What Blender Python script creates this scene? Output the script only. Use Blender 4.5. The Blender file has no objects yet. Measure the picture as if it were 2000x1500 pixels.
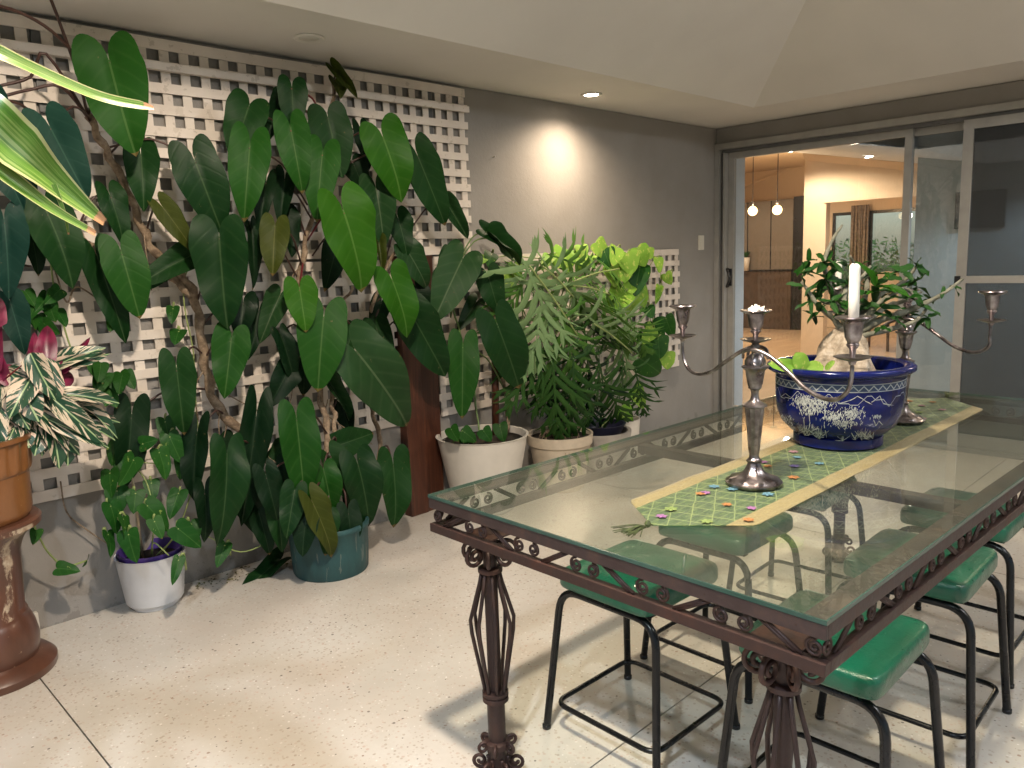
import bpy, bmesh, math, random
from mathutils import Vector, Matrix
random.seed(7)
PI=math.pi; V=Vector
SC=bpy.context.scene
COL=SC.collection
# ---------------------------------------------------------------- camera
CAM=V((-5.869,-3.501,1.415)); FPX=1529.9
def basis(yaw,pitch,roll):
    f=V((math.cos(yaw)*math.cos(pitch),math.sin(yaw)*math.cos(pitch),-math.sin(pitch)))
    r=f.cross(V((0,0,1))).normalized(); u=r.cross(f)
    return f,(math.cos(roll)*r+math.sin(roll)*u),(-math.sin(roll)*r+math.cos(roll)*u)
FW,RT,UP=basis(math.radians(45.5317),math.radians(9.0754),math.radians(-2.0719))
cam=bpy.data.objects.new('camera',bpy.data.cameras.new('camera')); COL.objects.link(cam)
cam.matrix_world=Matrix(((RT.x,UP.x,-FW.x,CAM.x),(RT.y,UP.y,-FW.y,CAM.y),(RT.z,UP.z,-FW.z,CAM.z),(0,0,0,1)))
cam.data.sensor_fit='HORIZONTAL'; cam.data.sensor_width=36; cam.data.lens=FPX/2000*36
cam.data.clip_start=.02; cam.data.clip_end=300; SC.camera=cam
# ---------------------------------------------------------------- sky, sun, exposure
W=bpy.data.worlds.new('World'); SC.world=W; W.use_nodes=True
wn=W.node_tree; bg=wn.nodes['Background']; sk=wn.nodes.new('ShaderNodeTexSky')
sk.sky_type='NISHITA'; sk.sun_disc=False; sk.sun_elevation=math.radians(46); sk.sun_rotation=math.radians(-18)
wn.links.new(sk.outputs[0],bg.inputs[0]); bg.inputs[1].default_value=.15
sl=bpy.data.lights.new('sun','SUN'); sl.energy=1.6; sl.angle=math.radians(10); sl.color=(1,.93,.82)
so=bpy.data.objects.new('sun',sl); COL.objects.link(so)
so.rotation_euler=V((-math.sin(math.radians(18))*math.cos(math.radians(46)),math.cos(math.radians(18))*math.cos(math.radians(46)),math.sin(math.radians(46)))).to_track_quat('Z','Y').to_euler()
so.location=(0,0,20)
SC.view_settings.view_transform='Standard'; SC.view_settings.look='None'; SC.view_settings.gamma=1
SC.view_settings.use_curve_mapping=False; SC.view_settings.exposure=-0.05
# ---------------------------------------------------------------- a point of the place from where it shows in the photograph and the plane it lies on
def ray(px,py): return FW+RT*((px-1000)/FPX)-UP*((py-750)/FPX)
def aY(px,py,y): d=ray(px,py); return CAM+d*((y-CAM.y)/d.y)
def aX(px,py,x): d=ray(px,py); return CAM+d*((x-CAM.x)/d.x)
def aZ(px,py,z): d=ray(px,py); return CAM+d*((z-CAM.z)/d.z)
def aD(px,py,t): return CAM+ray(px,py)*t
def mpp(P): return (P-CAM).dot(FW)/FPX        # metres per photograph pixel at P
# ---------------------------------------------------------------- object helpers
WM={}
def put(name,me,mat=None,parent=None,M=None,label=None,cat=None,group=None,kind=None):
    o=bpy.data.objects.new(name,me); COL.objects.link(o)
    M=M or Matrix()
    if mat is not None and me is not None:
        if len(me.materials)==0: me.materials.append(mat)
        if me.materials[0]!=mat:
            o.material_slots[0].link='OBJECT'; o.material_slots[0].material=mat
    if parent is not None:
        o.parent=parent; o.matrix_parent_inverse=WM[parent.name].inverted()
    o.matrix_basis=M; WM[o.name]=M.copy()
    if label: o['label']=label
    if cat: o['category']=cat
    if group: o['group']=group
    if kind: o['kind']=kind
    return o
def root(name,loc,label,cat,group=None): return put(name,None,None,None,Matrix.Translation(V(loc)),label,cat,group)
def copy_thing(r,newM,label,rename=None):
    D=newM@WM[r.name].inverted()
    def cp(o,par):
        c=o.copy(); COL.objects.link(c); M=D@WM[o.name]
        if par is not None: c.parent=par; c.matrix_parent_inverse=WM[par.name].inverted()
        c.matrix_basis=M; WM[c.name]=M
        for ch in kids.get(o.name,[]): cp(ch,c)
        return c
    kids={}
    for o in list(COL.objects):
        if o.parent: kids.setdefault(o.parent.name,[]).append(o)
    c=cp(r,None); c['label']=label; return c
def mesh(name,vs,fs,smooth=False,uvs=None):
    me=bpy.data.meshes.new(name); me.from_pydata([tuple(v) for v in vs],[],fs)
    if uvs:
        l=me.uv_layers.new(name='UVMap')
        for lp in me.loops: l.data[lp.index].uv=uvs[lp.vertex_index]
    if smooth: me.polygons.foreach_set('use_smooth',[True]*len(me.polygons))
    me.update(); return me
def bm_mesh(name,bm,smooth=False,angle=None):
    me=bpy.data.meshes.new(name); bm.normal_update(); bm.to_mesh(me); bm.free()
    if smooth:
        me.polygons.foreach_set('use_smooth',[True]*len(me.polygons))
        if angle: me.set_sharp_from_angle(angle=math.radians(angle))
    return me
class B:
    """collects shapes into one mesh"""
    def __init__(s): s.v=[]; s.f=[]
    def add(s,vs,fs):
        n=len(s.v); s.v+= [V(v) for v in vs]; s.f+=[tuple(i+n for i in f) for f in fs]; return s
    def box(s,a,b,bev=0):
        x0,y0,z0=a; x1,y1,z1=b
        if x0>x1:x0,x1=x1,x0
        if y0>y1:y0,y1=y1,y0
        if z0>z1:z0,z1=z1,z0
        if bev>0:
            bm=bmesh.new(); bmesh.ops.create_cube(bm,size=1)
            for v in bm.verts: v.co=V(((x0+x1)/2+v.co.x*(x1-x0),(y0+y1)/2+v.co.y*(y1-y0),(z0+z1)/2+v.co.z*(z1-z0)))
            bmesh.ops.bevel(bm,geom=bm.edges[:],offset=bev,segments=2,affect='EDGES',profile=.7)
            bm.verts.index_update(); vs=[v.co.copy() for v in bm.verts]; fs=[[v.index for v in f.verts] for f in bm.faces]; bm.free()
            return s.add(vs,fs)
        vs=[(x,y,z) for x in(x0,x1) for y in(y0,y1) for z in(z0,z1)]
        return s.add(vs,[(0,1,3,2),(4,6,7,5),(0,4,5,1),(2,3,7,6),(0,2,6,4),(1,5,7,3)])
    def tube(s,pts,r,n=8,cap=True):
        pts=[V(p) for p in pts]; m=len(pts)
        rs=r if isinstance(r,(list,tuple)) else [r]*m
        up=V((0,0,1)); t0=(pts[1]-pts[0]).normalized()
        if abs(t0.z)>.9: up=V((0,1,0))
        a=t0.cross(up).normalized(); vs=[]; 
        for i,p in enumerate(pts):
            t=(pts[min(i+1,m-1)]-pts[max(i-1,0)])
            if t.length<1e-9: t=t0
            t.normalize(); a=(a-t*a.dot(t)).normalized(); b=t.cross(a)
            for k in range(n):
                an=2*PI*k/n; vs.append(p+(a*math.cos(an)+b*math.sin(an))*rs[i])
        fs=[(i*n+k,i*n+(k+1)%n,(i+1)*n+(k+1)%n,(i+1)*n+k) for i in range(m-1) for k in range(n)]
        if cap: fs+= [tuple(range(n-1,-1,-1)),tuple((m-1)*n+k for k in range(n))]
        return s.add(vs,fs)
    def lathe(s,prof,n=40,c=(0,0,0),flute=0,nf=12,fr=None):
        vs=[]
        for i,(r,z) in enumerate(prof):
            for k in range(n):
                an=2*PI*k/n; rr=r
                if flute and (fr is None or fr[0]<=z<=fr[1]): rr=r*(1+flute*math.cos(an*nf))
                vs.append((c[0]+rr*math.cos(an),c[1]+rr*math.sin(an),c[2]+z))
        m=len(prof)
        fs=[(i*n+k,i*n+(k+1)%n,(i+1)*n+(k+1)%n,(i+1)*n+k) for i in range(m-1) for k in range(n)]
        if prof[0][0]>1e-4: fs.append(tuple(range(n-1,-1,-1)))
        if prof[-1][0]>1e-4: fs.append(tuple((m-1)*n+k for k in range(n)))
        return s.add(vs,fs)
    def me(s,name,smooth=False,angle=None,uvs=None):
        me=mesh(name,s.v,s.f,smooth,uvs)
        if smooth and angle: me.set_sharp_from_angle(angle=math.radians(angle))
        return me
    def put(s,name,mat,parent=None,smooth=False,angle=None,M=None,**k):
        return put(name,s.me(name,smooth,angle),mat,parent,M,**k)
def fillet(pts,r,n=5,closed=False):
    pts=[V(p) for p in pts]; out=[]; m=len(pts)
    for i,p in enumerate(pts):
        if not closed and i in(0,m-1): out.append(p); continue
        a=pts[i-1]; b=pts[(i+1)%m]; da=(a-p); db=(b-p)
        rr=min(r,da.length*.49,db.length*.49); A=p+da.normalized()*rr; C=p+db.normalized()*rr
        for k in range(n+1):
            t=k/n; out.append(A*(1-t)**2+p*2*t*(1-t)+C*t*t)
    if closed: out.append(out[0])
    return out
def spline(pts,n=6):
    P=[V(p) for p in pts]; P=[P[0]*2-P[1]]+P+[P[-1]*2-P[-2]]; out=[]
    for i in range(1,len(P)-2):
        for k in range(n):
            t=k/n; a,b,c,d=P[i-1:i+3]
            out.append(.5*((2*b)+(c-a)*t+(2*a-5*b+4*c-d)*t*t+(3*b-a-3*c+d)*t**3))
    out.append(P[-2]); return out
# ---------------------------------------------------------------- material helpers
def M_(name,rough=.5,metal=0,spec=.5):
    m=bpy.data.materials.new(name); m.use_nodes=True; nt=m.node_tree; p=nt.nodes['Principled BSDF']
    p.inputs['Roughness'].default_value=rough; p.inputs['Metallic'].default_value=metal
    p.inputs['Specular IOR Level'].default_value=spec
    return m,nt,p
def N(nt,t,**k):
    n=nt.nodes.new('ShaderNode'+t)
    for a,b in k.items():
        if a.startswith('i_'):
            key=a[2:]; key=int(key) if key.isdigit() else key.replace('_',' ')
            n.inputs[key].default_value=b
        else: setattr(n,a,b)
    return n
def L(nt,a,b): nt.links.new(a,b)
def mth(nt,op,a,b=None,c=None,clamp=False):
    n=nt.nodes.new('ShaderNodeMath'); n.operation=op; n.use_clamp=clamp
    for i,x in enumerate((a,b,c)):
        if x is None: continue
        if isinstance(x,(int,float)): n.inputs[i].default_value=x
        else: L(nt,x,n.inputs[i])
    return n.outputs[0]
def mix(nt,f,a,b):
    n=nt.nodes.new('ShaderNodeMix'); n.data_type='RGBA'
    for s,x in((n.inputs[0],f),(n.inputs[6],a),(n.inputs[7],b)):
        if isinstance(x,(int,float)): s.default_value=x
        elif isinstance(x,tuple): s.default_value=(*x,1) if len(x)==3 else x
        else: L(nt,x,s)
    return n.outputs[2]
def ramp(nt,f,stops):
    n=nt.nodes.new('ShaderNodeValToRGB'); e=n.color_ramp.elements
    while len(e)<len(stops): e.new(.5)
    for x,(p,c) in zip(e,stops): x.position=p; x.color=(*c,1) if len(c)==3 else c
    L(nt,f,n.inputs[0]); return n.outputs[0]
def noise(nt,scale,detail=4,co=None,rough=.55,dist=0):
    n=N(nt,'TexNoise'); n.inputs['Scale'].default_value=scale; n.inputs['Detail'].default_value=detail
    n.inputs['Roughness'].default_value=rough; n.inputs['Distortion'].default_value=dist
    if co is not None: L(nt,co,n.inputs['Vector'])
    return n.outputs['Fac']
def vor(nt,scale,co=None,feature='F1',out='Distance',rand=1):
    n=N(nt,'TexVoronoi'); n.feature=feature; n.inputs['Scale'].default_value=scale; n.inputs['Randomness'].default_value=rand
    if co is not None: L(nt,co,n.inputs['Vector'])
    return n.outputs[out]
def tc(nt,out='Object'): return N(nt,'TexCoord').outputs[out]
def geo(nt,out='Position'): return N(nt,'NewGeometry').outputs[out]
def mapn(nt,co,scale=(1,1,1),loc=(0,0,0),rot=(0,0,0)):
    n=N(nt,'Mapping'); n.inputs['Scale'].default_value=scale; n.inputs['Location'].default_value=loc; n.inputs['Rotation'].default_value=rot
    L(nt,co,n.inputs['Vector']); return n.outputs[0]
def bump(nt,p,h,strength=.2,dist=.01):
    b=N(nt,'Bump'); b.inputs['Strength'].default_value=strength; b.inputs['Distance'].default_value=dist
    L(nt,h,b.inputs['Height']); L(nt,b.outputs[0],p.inputs['Normal']); return b
def simple(name,col,rough=.5,metal=0,spec=.5,var=.15,nscale=12,bmp=0,bscale=60):
    m,nt,p=M_(name,rough,metal,spec)
    g=geo(nt); f=noise(nt,nscale,5,g)
    c1=tuple(max(0,x*(1-var)) for x in col); c2=tuple(min(1,x*(1+var)) for x in col)
    L(nt,ramp(nt,f,[(.3,c1),(.7,c2)]),p.inputs['Base Color'])
    r=mth(nt,'MULTIPLY_ADD',f,.15,rough-.075); L(nt,r,p.inputs['Roughness'])
    if bmp: bump(nt,p,noise(nt,bscale,4,g),bmp,.004)
    return m
# ---------------------------------------------------------------- materials
MT={}
def mk_wall():
    m,nt,p=M_('grey_render',.8); g=geo(nt)
    f=noise(nt,3,6,g); L(nt,ramp(nt,f,[(.25,(.205,.190,.176)),(.5,(.235,.22,.205)),(.75,(.26,.244,.228))]),p.inputs['Base Color'])
    pc=mth(nt,'GREATER_THAN',noise(nt,1.1,2,mapn(nt,g,(1,1,1.6))),.56); sx=N(nt,'SeparateXYZ'); L(nt,g,sx.inputs[0])
    b0=ramp(nt,f,[(.25,(.235,.217,.198)),(.5,(.265,.246,.226)),(.75,(.29,.27,.25))])
    c=mix(nt,mth(nt,'MULTIPLY',pc,.18),b0,(.29,.272,.25)); gm_=mth(nt,'MULTIPLY',mth(nt,'GREATER_THAN',mth(nt,'SUBTRACT',noise(nt,9,7,g,.7),mth(nt,'MULTIPLY',sx.outputs[2],1.2)),.50),.35)
    c=mix(nt,gm_,c,(.12,.10,.085)); c=mix(nt,mth(nt,'MULTIPLY',mth(nt,'GREATER_THAN',noise(nt,34,3,g),.76),.4),c,(.36,.34,.31)); L(nt,c,p.inputs['Base Color'])
    h=mth(nt,'ADD',noise(nt,40,5,g),mth(nt,'MULTIPLY',noise(nt,160,3,g),.5)); bump(nt,p,h,.35,.004); return m
MT['wall']=mk_wall()
MT['ceil']=simple('ceiling_paint',(.62,.595,.55),.85,var=.06,nscale=1.3,bmp=.08)
def mk_floor():
    m,nt,p=M_('polished_aggregate',.34,0,.35); g=geo(nt)
    st=noise(nt,1.3,6,g); fine=noise(nt,60,5,g,.7)
    base=mix(nt,mth(nt,'MULTIPLY',mth(nt,'MULTIPLY',mth(nt,'SUBTRACT',noise(nt,2.1,5,mapn(nt,g,(1,1,1),(4,7,0)),.65),.44,clamp=True),4,clamp=True),.28),mix(nt,mth(nt,'MULTIPLY',fine,.6),ramp(nt,st,[(.32,(.44,.40,.35)),(.5,(.55,.515,.46)),(.66,(.64,.61,.57))]),(.49,.455,.41)),(.54,.435,.37))
    gc=vor(nt,95,g,out='Color'); gd=vor(nt,95,g)
    n=N(nt,'SeparateColor'); L(nt,gc,n.inputs[0])
    # pebble faces: only a share of the cells shows a stone, each with its own tone
    stone=mth(nt,'MULTIPLY',mth(nt,'GREATER_THAN',n.outputs[0],.5),mth(nt,'LESS_THAN',gd,mth(nt,'MULTIPLY_ADD',n.outputs[1],.3,.22)))
    scol=ramp(nt,n.outputs[2],[(0,(.34,.28,.22)),(.3,(.50,.42,.35)),(.6,(.80,.77,.74)),(.8,(.52,.48,.45)),(1,(.48,.34,.27))])
    c=mix(nt,mth(nt,'MULTIPLY',stone,.75),base,scol)
    gc2=vor(nt,62,g,out='Color'); gd2=vor(nt,62,g); n2=N(nt,'SeparateColor'); L(nt,gc2,n2.inputs[0])
    dark=mth(nt,'MULTIPLY',mth(nt,'GREATER_THAN',n2.outputs[0],.66),mth(nt,'LESS_THAN',gd2,mth(nt,'MULTIPLY_ADD',mth(nt,'POWER',n2.outputs[1],3),.26,.06)))
    c=mix(nt,mth(nt,'MULTIPLY',dark,.8),c,ramp(nt,n2.outputs[2],[(0,(.05,.04,.035)),(.6,(.12,.09,.07)),(1,(.26,.15,.10))]))
    c=mix(nt,mth(nt,'MULTIPLY',mth(nt,'SUBTRACT',noise(nt,3.2,7,g,.7),.40,clamp=True),1.1,clamp=True),c,(.46,.40,.34)); L(nt,c,p.inputs['Base Color'])
    st2=noise(nt,5,6,g,.65)
    L(nt,mth(nt,'MULTIPLY_ADD',st2,.5,.12),p.inputs['Roughness'])
    bump(nt,p,mth(nt,'ADD',fine,mth(nt,'MULTIPLY',dark,-.6)),.15,.003); return m
MT['floor']=mk_floor()
MT['joint']=simple('joint_filler',(.06,.055,.05),.9)
def mk_lattice():
    m,nt,p=M_('white_lattice_paint',.55); g=geo(nt)
    f=noise(nt,5,7,g); gr=noise(nt,28,5,g)
    oi=N(nt,'ObjectInfo').outputs['Random']
    c=ramp(nt,f,[(.3,(.64,.56,.49)),(.7,(.78,.70,.62))])
    c=mix(nt,mth(nt,'MULTIPLY',oi,.25),c,(.52,.47,.42))
    c=mix(nt,mth(nt,'MULTIPLY',mth(nt,'GREATER_THAN',gr,.64),.4),c,(.38,.32,.25)); c=mix(nt,mth(nt,'MULTIPLY',mth(nt,'GREATER_THAN',noise(nt,11,6,mapn(nt,g,(1,1,.5)),.7),.63),.3),c,(.45,.38,.30)); L(nt,c,p.inputs['Base Color'])
    bump(nt,p,noise(nt,90,4,mapn(nt,g,(.2,1,1))),.15,.003); return m
MT['lattice']=mk_lattice()
def mk_wood():
    m,nt,p=M_('oiled_jarrah',.42); g=geo(nt); co=mapn(nt,g,(9,9,.8))
    f=noise(nt,3,7,co,.65,1.2); L(nt,ramp(nt,f,[(.25,(.022,.008,.005)),(.55,(.075,.024,.012)),(.8,(.15,.055,.025))]),p.inputs['Base Color'])
    bump(nt,p,f,.2,.004); return m
MT['wood']=mk_wood()
def mk_rust(name,tint=(.045,.021,.016),edge=(.13,.10,.09)):
    m,nt,p=M_(name,.55,.35); g=geo(nt); f=noise(nt,14,7,g,.7); f2=noise(nt,70,4,g)
    c=ramp(nt,f,[(.28,(.035,.018,.016)),(.5,tint),(.66,(tint[0]*1.8,tint[1]*1.5,tint[2]*1.2)),(.8,edge)])
    c=mix(nt,mth(nt,'MULTIPLY',f2,.5),c,(.055,.035,.035)); L(nt,c,p.inputs['Base Color'])
    L(nt,mth(nt,'MULTIPLY_ADD',f,.5,.28),p.inputs['Roughness']); bump(nt,p,mth(nt,'ADD',f2,f),.35,.003); return m
MT['iron']=mk_rust('rusty_wrought_iron'); MT['ironrail']=mk_rust('worn_painted_iron_rail',(.055,.036,.034),(.20,.215,.22))
MT['ironleg']=mk_rust('dark_brown_iron',(.036,.02,.017),(.08,.07,.062))
MT['black']=simple('black_enamel_tube',(.004,.0045,.006),.27,0,.4,var=.3)
def mk_vinyl():
    m,nt,p=M_('green_vinyl',.3,0,.55); g=geo(nt); f=noise(nt,9,4,g)
    L(nt,ramp(nt,f,[(.3,(.0,.072,.038)),(.7,(.001,.105,.056))]),p.inputs['Base Color'])
    h=mth(nt,'ADD',mth(nt,'MULTIPLY',vor(nt,420,g),.6),mth(nt,'ADD',mth(nt,'MULTIPLY',noise(nt,9,3,g,.5,1.5),7),mth(nt,'MULTIPLY',noise(nt,38,3,mapn(nt,g,(1,.3,1)),.6,1),1.2))); bump(nt,p,h,.22,.004); L(nt,mth(nt,'MULTIPLY_ADD',noise(nt,24,6,g,.7),.3,.17),p.inputs['Roughness']); p.inputs['Coat Weight'].default_value=.2; return m
MT['vinyl']=mk_vinyl()
MT['thread']=simple('pale_stitching',(.5,.6,.5),.7)
def mk_glass(name,tint,ior=1.5,rough=0,fk=1.0):
    m=bpy.data.materials.new(name); m.use_nodes=True; nt=m.node_tree; nt.nodes.remove(nt.nodes['Principled BSDF'])
    out=nt.nodes['Material Output']; t=N(nt,'BsdfTransparent'); t.inputs[0].default_value=(*tint,1)
    gl=N(nt,'BsdfGlossy'); gl.inputs['Roughness'].default_value=rough; ge=N(nt,'NewGeometry'); vm=N(nt,'VectorMath',operation='DOT_PRODUCT'); L(nt,ge.outputs['Normal'],vm.inputs[0]); L(nt,ge.outputs['Incoming'],vm.inputs[1])
    r0=((ior-1)/(ior+1))**2; fres=mth(nt,'MULTIPLY_ADD',mth(nt,'POWER',mth(nt,'SUBTRACT',1,mth(nt,'ABSOLUTE',vm.outputs['Value'])),5),1-r0,r0)
    mx=N(nt,'MixShader'); L(nt,mth(nt,'MULTIPLY',fres,fk,clamp=True),mx.inputs[0]); L(nt,t.outputs[0],mx.inputs[1]); L(nt,gl.outputs[0],mx.inputs[2]); L(nt,mx.outputs[0],out.inputs[0]); return m
MT['glass']=mk_glass('table_glass',(.95,.975,.935),1.62)
def dusty(m,col,lo,hi):
    nt=m.node_tree; out=nt.nodes['Material Output']; src=out.inputs[0].links[0].from_socket; d=N(nt,'BsdfDiffuse'); d.inputs[0].default_value=(*col,1)
    g=geo(nt); f=noise(nt,3.2,7,g,.65); f2=noise(nt,26,5,g,.7); k=mth(nt,'MULTIPLY_ADD',mth(nt,'MULTIPLY',f,f2),(hi-lo)*2.6,lo,clamp=True)
    mx=N(nt,'MixShader'); L(nt,k,mx.inputs[0]); L(nt,src,mx.inputs[1]); L(nt,d.outputs[0],mx.inputs[2]); L(nt,mx.outputs[0],out.inputs[0])
MT['glassedge']=simple('glass_edge_green',(.03,.07,.055),.2,var=.2)
MT['pane']=mk_glass('door_glass',(.93,.95,.95),1.5)
MT['smoked']=mk_glass('grey_door_glass',(.86,.9,.92),1.6)
dusty(MT['glass'],(.42,.45,.36),.008,.05); dusty(MT['pane'],(.5,.5,.48),.0,.03); dusty(MT['smoked'],(.45,.5,.5),.03,.12)
def mk_mesh():
    m=bpy.data.materials.new('insect_screen'); m.use_nodes=True; nt=m.node_tree; p=nt.nodes['Principled BSDF']
    p.inputs['Base Color'].default_value=(.03,.033,.036,1); p.inputs['Roughness'].default_value=.45
    t=N(nt,'BsdfTransparent'); mx=N(nt,'MixShader'); mx.inputs[0].default_value=.45
    L(nt,p.outputs[0],mx.inputs[1]); L(nt,t.outputs[0],mx.inputs[2]); L(nt,mx.outputs[0],nt.nodes['Material Output'].inputs[0]); return m
MT['screen']=mk_mesh()
MT['alu']=simple('pewter_aluminium',(.33,.32,.30),.45,.2,var=.08)
MT['aludark']=simple('dark_aluminium_track',(.12,.12,.12),.45,.3)
def mk_silver():
    m,nt,p=M_('tarnished_silver_plate',.3,.95); g=geo(nt); f=noise(nt,30,6,g)
    L(nt,ramp(nt,f,[(.3,(.09,.07,.072)),(.5,(.23,.20,.20)),(.75,(.5,.46,.46))]),p.inputs['Base Color'])
    L(nt,mth(nt,'MULTIPLY_ADD',f,.25,.18),p.inputs['Roughness']); bump(nt,p,f,.1,.002); return m
MT['silver']=mk_silver()
MT['wax']=simple('candle_wax',(.82,.79,.70),.45,var=.05)
MT['white_plastic']=simple('white_plastic',(.68,.69,.72),.35,var=.04,nscale=20)
MT['offwhite']=simple('warm_white_plastic',(.60,.56,.50),.4,var=.05)
MT['cream']=simple('cream_glaze',(.52,.44,.34),.45,var=.12,nscale=18)
MT['creamband']=simple('tan_band_print',(.38,.29,.2),.5,var=.3,nscale=60)
MT['greypot']=simple('grey_concrete_pot',(.30,.27,.24),.8,var=.2,bmp=.3)
MT['darkpot']=simple('navy_plastic',(.02,.02,.045),.4)
MT['purple']=simple('purple_plastic_liner',(.06,.03,.2),.4)
MT['soil']=simple('dark_potting_mix',(.035,.024,.016),.95,var=.6,nscale=60,bmp=.8)
def mk_teal():
    m,nt,p=M_('weathered_teal_tub',.6); g=geo(nt); f=noise(nt,9,6,mapn(nt,g,(1,1,.35)),.65); f2=noise(nt,45,4,mapn(nt,g,(1,1,.15)))
    c=ramp(nt,f,[(.3,(.008,.036,.04)),(.6,(.018,.072,.074)),(.8,(.06,.11,.10))]); c=mix(nt,mth(nt,'MULTIPLY',mth(nt,'GREATER_THAN',f2,.62),.4),c,(.2,.2,.17))
    L(nt,c,p.inputs['Base Color']); bump(nt,p,f2,.2,.003); return m
MT['teal']=mk_teal()
def mk_terra(name,a,b,rough,crust=None):
    m,nt,p=M_(name,rough); g=geo(nt); f=noise(nt,7,6,mapn(nt,g,(1,1,.5)),.65); f2=noise(nt,30,5,g)
    c=ramp(nt,f,[(.3,a),(.7,b)]); c=mix(nt,mth(nt,'MULTIPLY',mth(nt,'GREATER_THAN',f2,.7),.3),c,(.5,.38,.26)); 
    if crust:
        cx,cy,ang,z0,z1=crust; s=N(nt,'SeparateXYZ'); L(nt,g,s.inputs[0])
        an=mth(nt,'ARCTAN2',mth(nt,'SUBTRACT',s.outputs[1],cy),mth(nt,'SUBTRACT',s.outputs[0],cx))
        da=mth(nt,'ABSOLUTE',mth(nt,'SUBTRACT',an,mth(nt,'MULTIPLY_ADD',s.outputs[2],.5,ang)))
        zf=mth(nt,'DIVIDE',mth(nt,'SUBTRACT',s.outputs[2],z0),z1-z0,clamp=True)
        k=mth(nt,'SUBTRACT',mth(nt,'MULTIPLY_ADD',zf,.22,.02),da); k=mth(nt,'ADD',mth(nt,'MULTIPLY',k,1.6),mth(nt,'MULTIPLY',mth(nt,'SUBTRACT',noise(nt,22,6,mapn(nt,g,(1,1,.45)),.7),.52),2.6))
        k=mth(nt,'MULTIPLY',mth(nt,'MULTIPLY',k,5,clamp=True),mth(nt,'MULTIPLY',mth(nt,'GREATER_THAN',s.outputs[2],z0),mth(nt,'LESS_THAN',s.outputs[2],z1)))
        c=mix(nt,mth(nt,'MULTIPLY',k,.8),c,ramp(nt,noise(nt,60,4,g),[(.3,(.28,.19,.12)),(.7,(.55,.46,.34))])); L(nt,mth(nt,'MULTIPLY_ADD',k,.5,rough,clamp=True),p.inputs['Roughness'])
    L(nt,c,p.inputs['Base Color'])
    p.inputs['Coat Weight'].default_value=.5 if not crust else .25; p.inputs['Coat Roughness'].default_value=.15; bump(nt,p,f2,.1,.003); return m
MT['terra']=mk_terra('amber_glazed_terracotta',(.12,.045,.014),(.25,.10,.03),.4)
_pe=aZ(-14,1316,0)
MT['pedestal']=mk_terra('brown_glazed_ceramic',(.065,.027,.017),(.125,.050,.03),.3,(_pe.x,_pe.y,math.radians(-72),.22,.56))
MT['crust']=simple('pale_salt_crust',(.42,.33,.22),.9,var=.35,nscale=40,bmp=.6)
def mk_bluepot():
    m,nt,p=M_('cobalt_glaze_incised',.22); g=tc(nt); s=N(nt,'SeparateXYZ'); L(nt,g,s.inputs[0]); x,y,z=s.outputs
    an=mth(nt,'ARCTAN2',y,x); blue=ramp(nt,noise(nt,14,4,g),[(.3,(.002,.004,.05)),(.7,(.004,.010,.115))])
    cb=N(nt,'CombineXYZ'); L(nt,mth(nt,'MULTIPLY',an,.19),cb.inputs[0]); L(nt,z,cb.inputs[1]); uv=cb.outputs[0]
    def band(v,c,w): return mth(nt,'LESS_THAN',mth(nt,'ABSOLUTE',mth(nt,'SUBTRACT',v,c)),w)
    def both(a,b): return mth(nt,'MULTIPLY',a,b)
    def either(a,b): return mth(nt,'MAXIMUM',a,b)
    # zig zag border
    zz=mth(nt,'MULTIPLY_ADD',mth(nt,'PINGPONG',mth(nt,'MULTIPLY',an,13),1),.014,.191)
    lines=either(either(band(z,.188,.0012),band(z,.209,.0012)),both(band(z,.198,.009),band(z,zz,.0022)))
    # mountain ridge line
    rg=mth(nt,'ADD',mth(nt,'MULTIPLY',mth(nt,'PINGPONG',mth(nt,'MULTIPLY',an,3.1),1),.03),mth(nt,'MULTIPLY',mth(nt,'PINGPONG',mth(nt,'MULTIPLY',an,7.3),1),.013))
    lines=either(lines,band(z,mth(nt,'ADD',rg,.140),.0011))
    # tree and grass clumps, cut as many short strokes
    c1=noise(nt,11,4,uv,.6); c2=noise(nt,5.5,2,mapn(nt,uv,(1,1.2,1),(3,1,0)))
    leafy=mth(nt,'LESS_THAN',vor(nt,230,mapn(nt,uv,(1,.55,1),rot=(0,0,.5)),feature='DISTANCE_TO_EDGE'),.14)
    leafy2=mth(nt,'GREATER_THAN',noise(nt,210,2,mapn(nt,uv,(1,.35,1))),.61)
    m1=both(both(mth(nt,'GREATER_THAN',c1,.49),band(z,.112,.06)),leafy)
    lowb=mth(nt,'ADD',mth(nt,'MULTIPLY_ADD',c2,.17,-.005),mth(nt,'MULTIPLY',noise(nt,60,2,mapn(nt,uv,(1,.1,1))),.03))
    m2=both(both(mth(nt,'LESS_THAN',z,lowb),mth(nt,'GREATER_THAN',z,.036)),leafy2)
    front=mth(nt,'LESS_THAN',mth(nt,'ABSOLUTE',mth(nt,'ADD',an,2.55)),1.05)
    mask=lines
    blue=mix(nt,mth(nt,'MULTIPLY',band(z,.1985,.0095),.55),blue,(.10,.13,.17)); c=mix(nt,mth(nt,'MULTIPLY',mask,.8),blue,(.42,.44,.42)); L(nt,c,p.inputs['Base Color'])
    L(nt,mth(nt,'MULTIPLY_ADD',mask,.35,.16),p.inputs['Roughness']); bump(nt,p,mth(nt,'MULTIPLY',mask,-1),.3,.002); return m
MT['bluepot']=mk_bluepot()
MT['etch']=simple('pale_incised_line',(.40,.42,.40),.6,var=.35,nscale=120)
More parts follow.
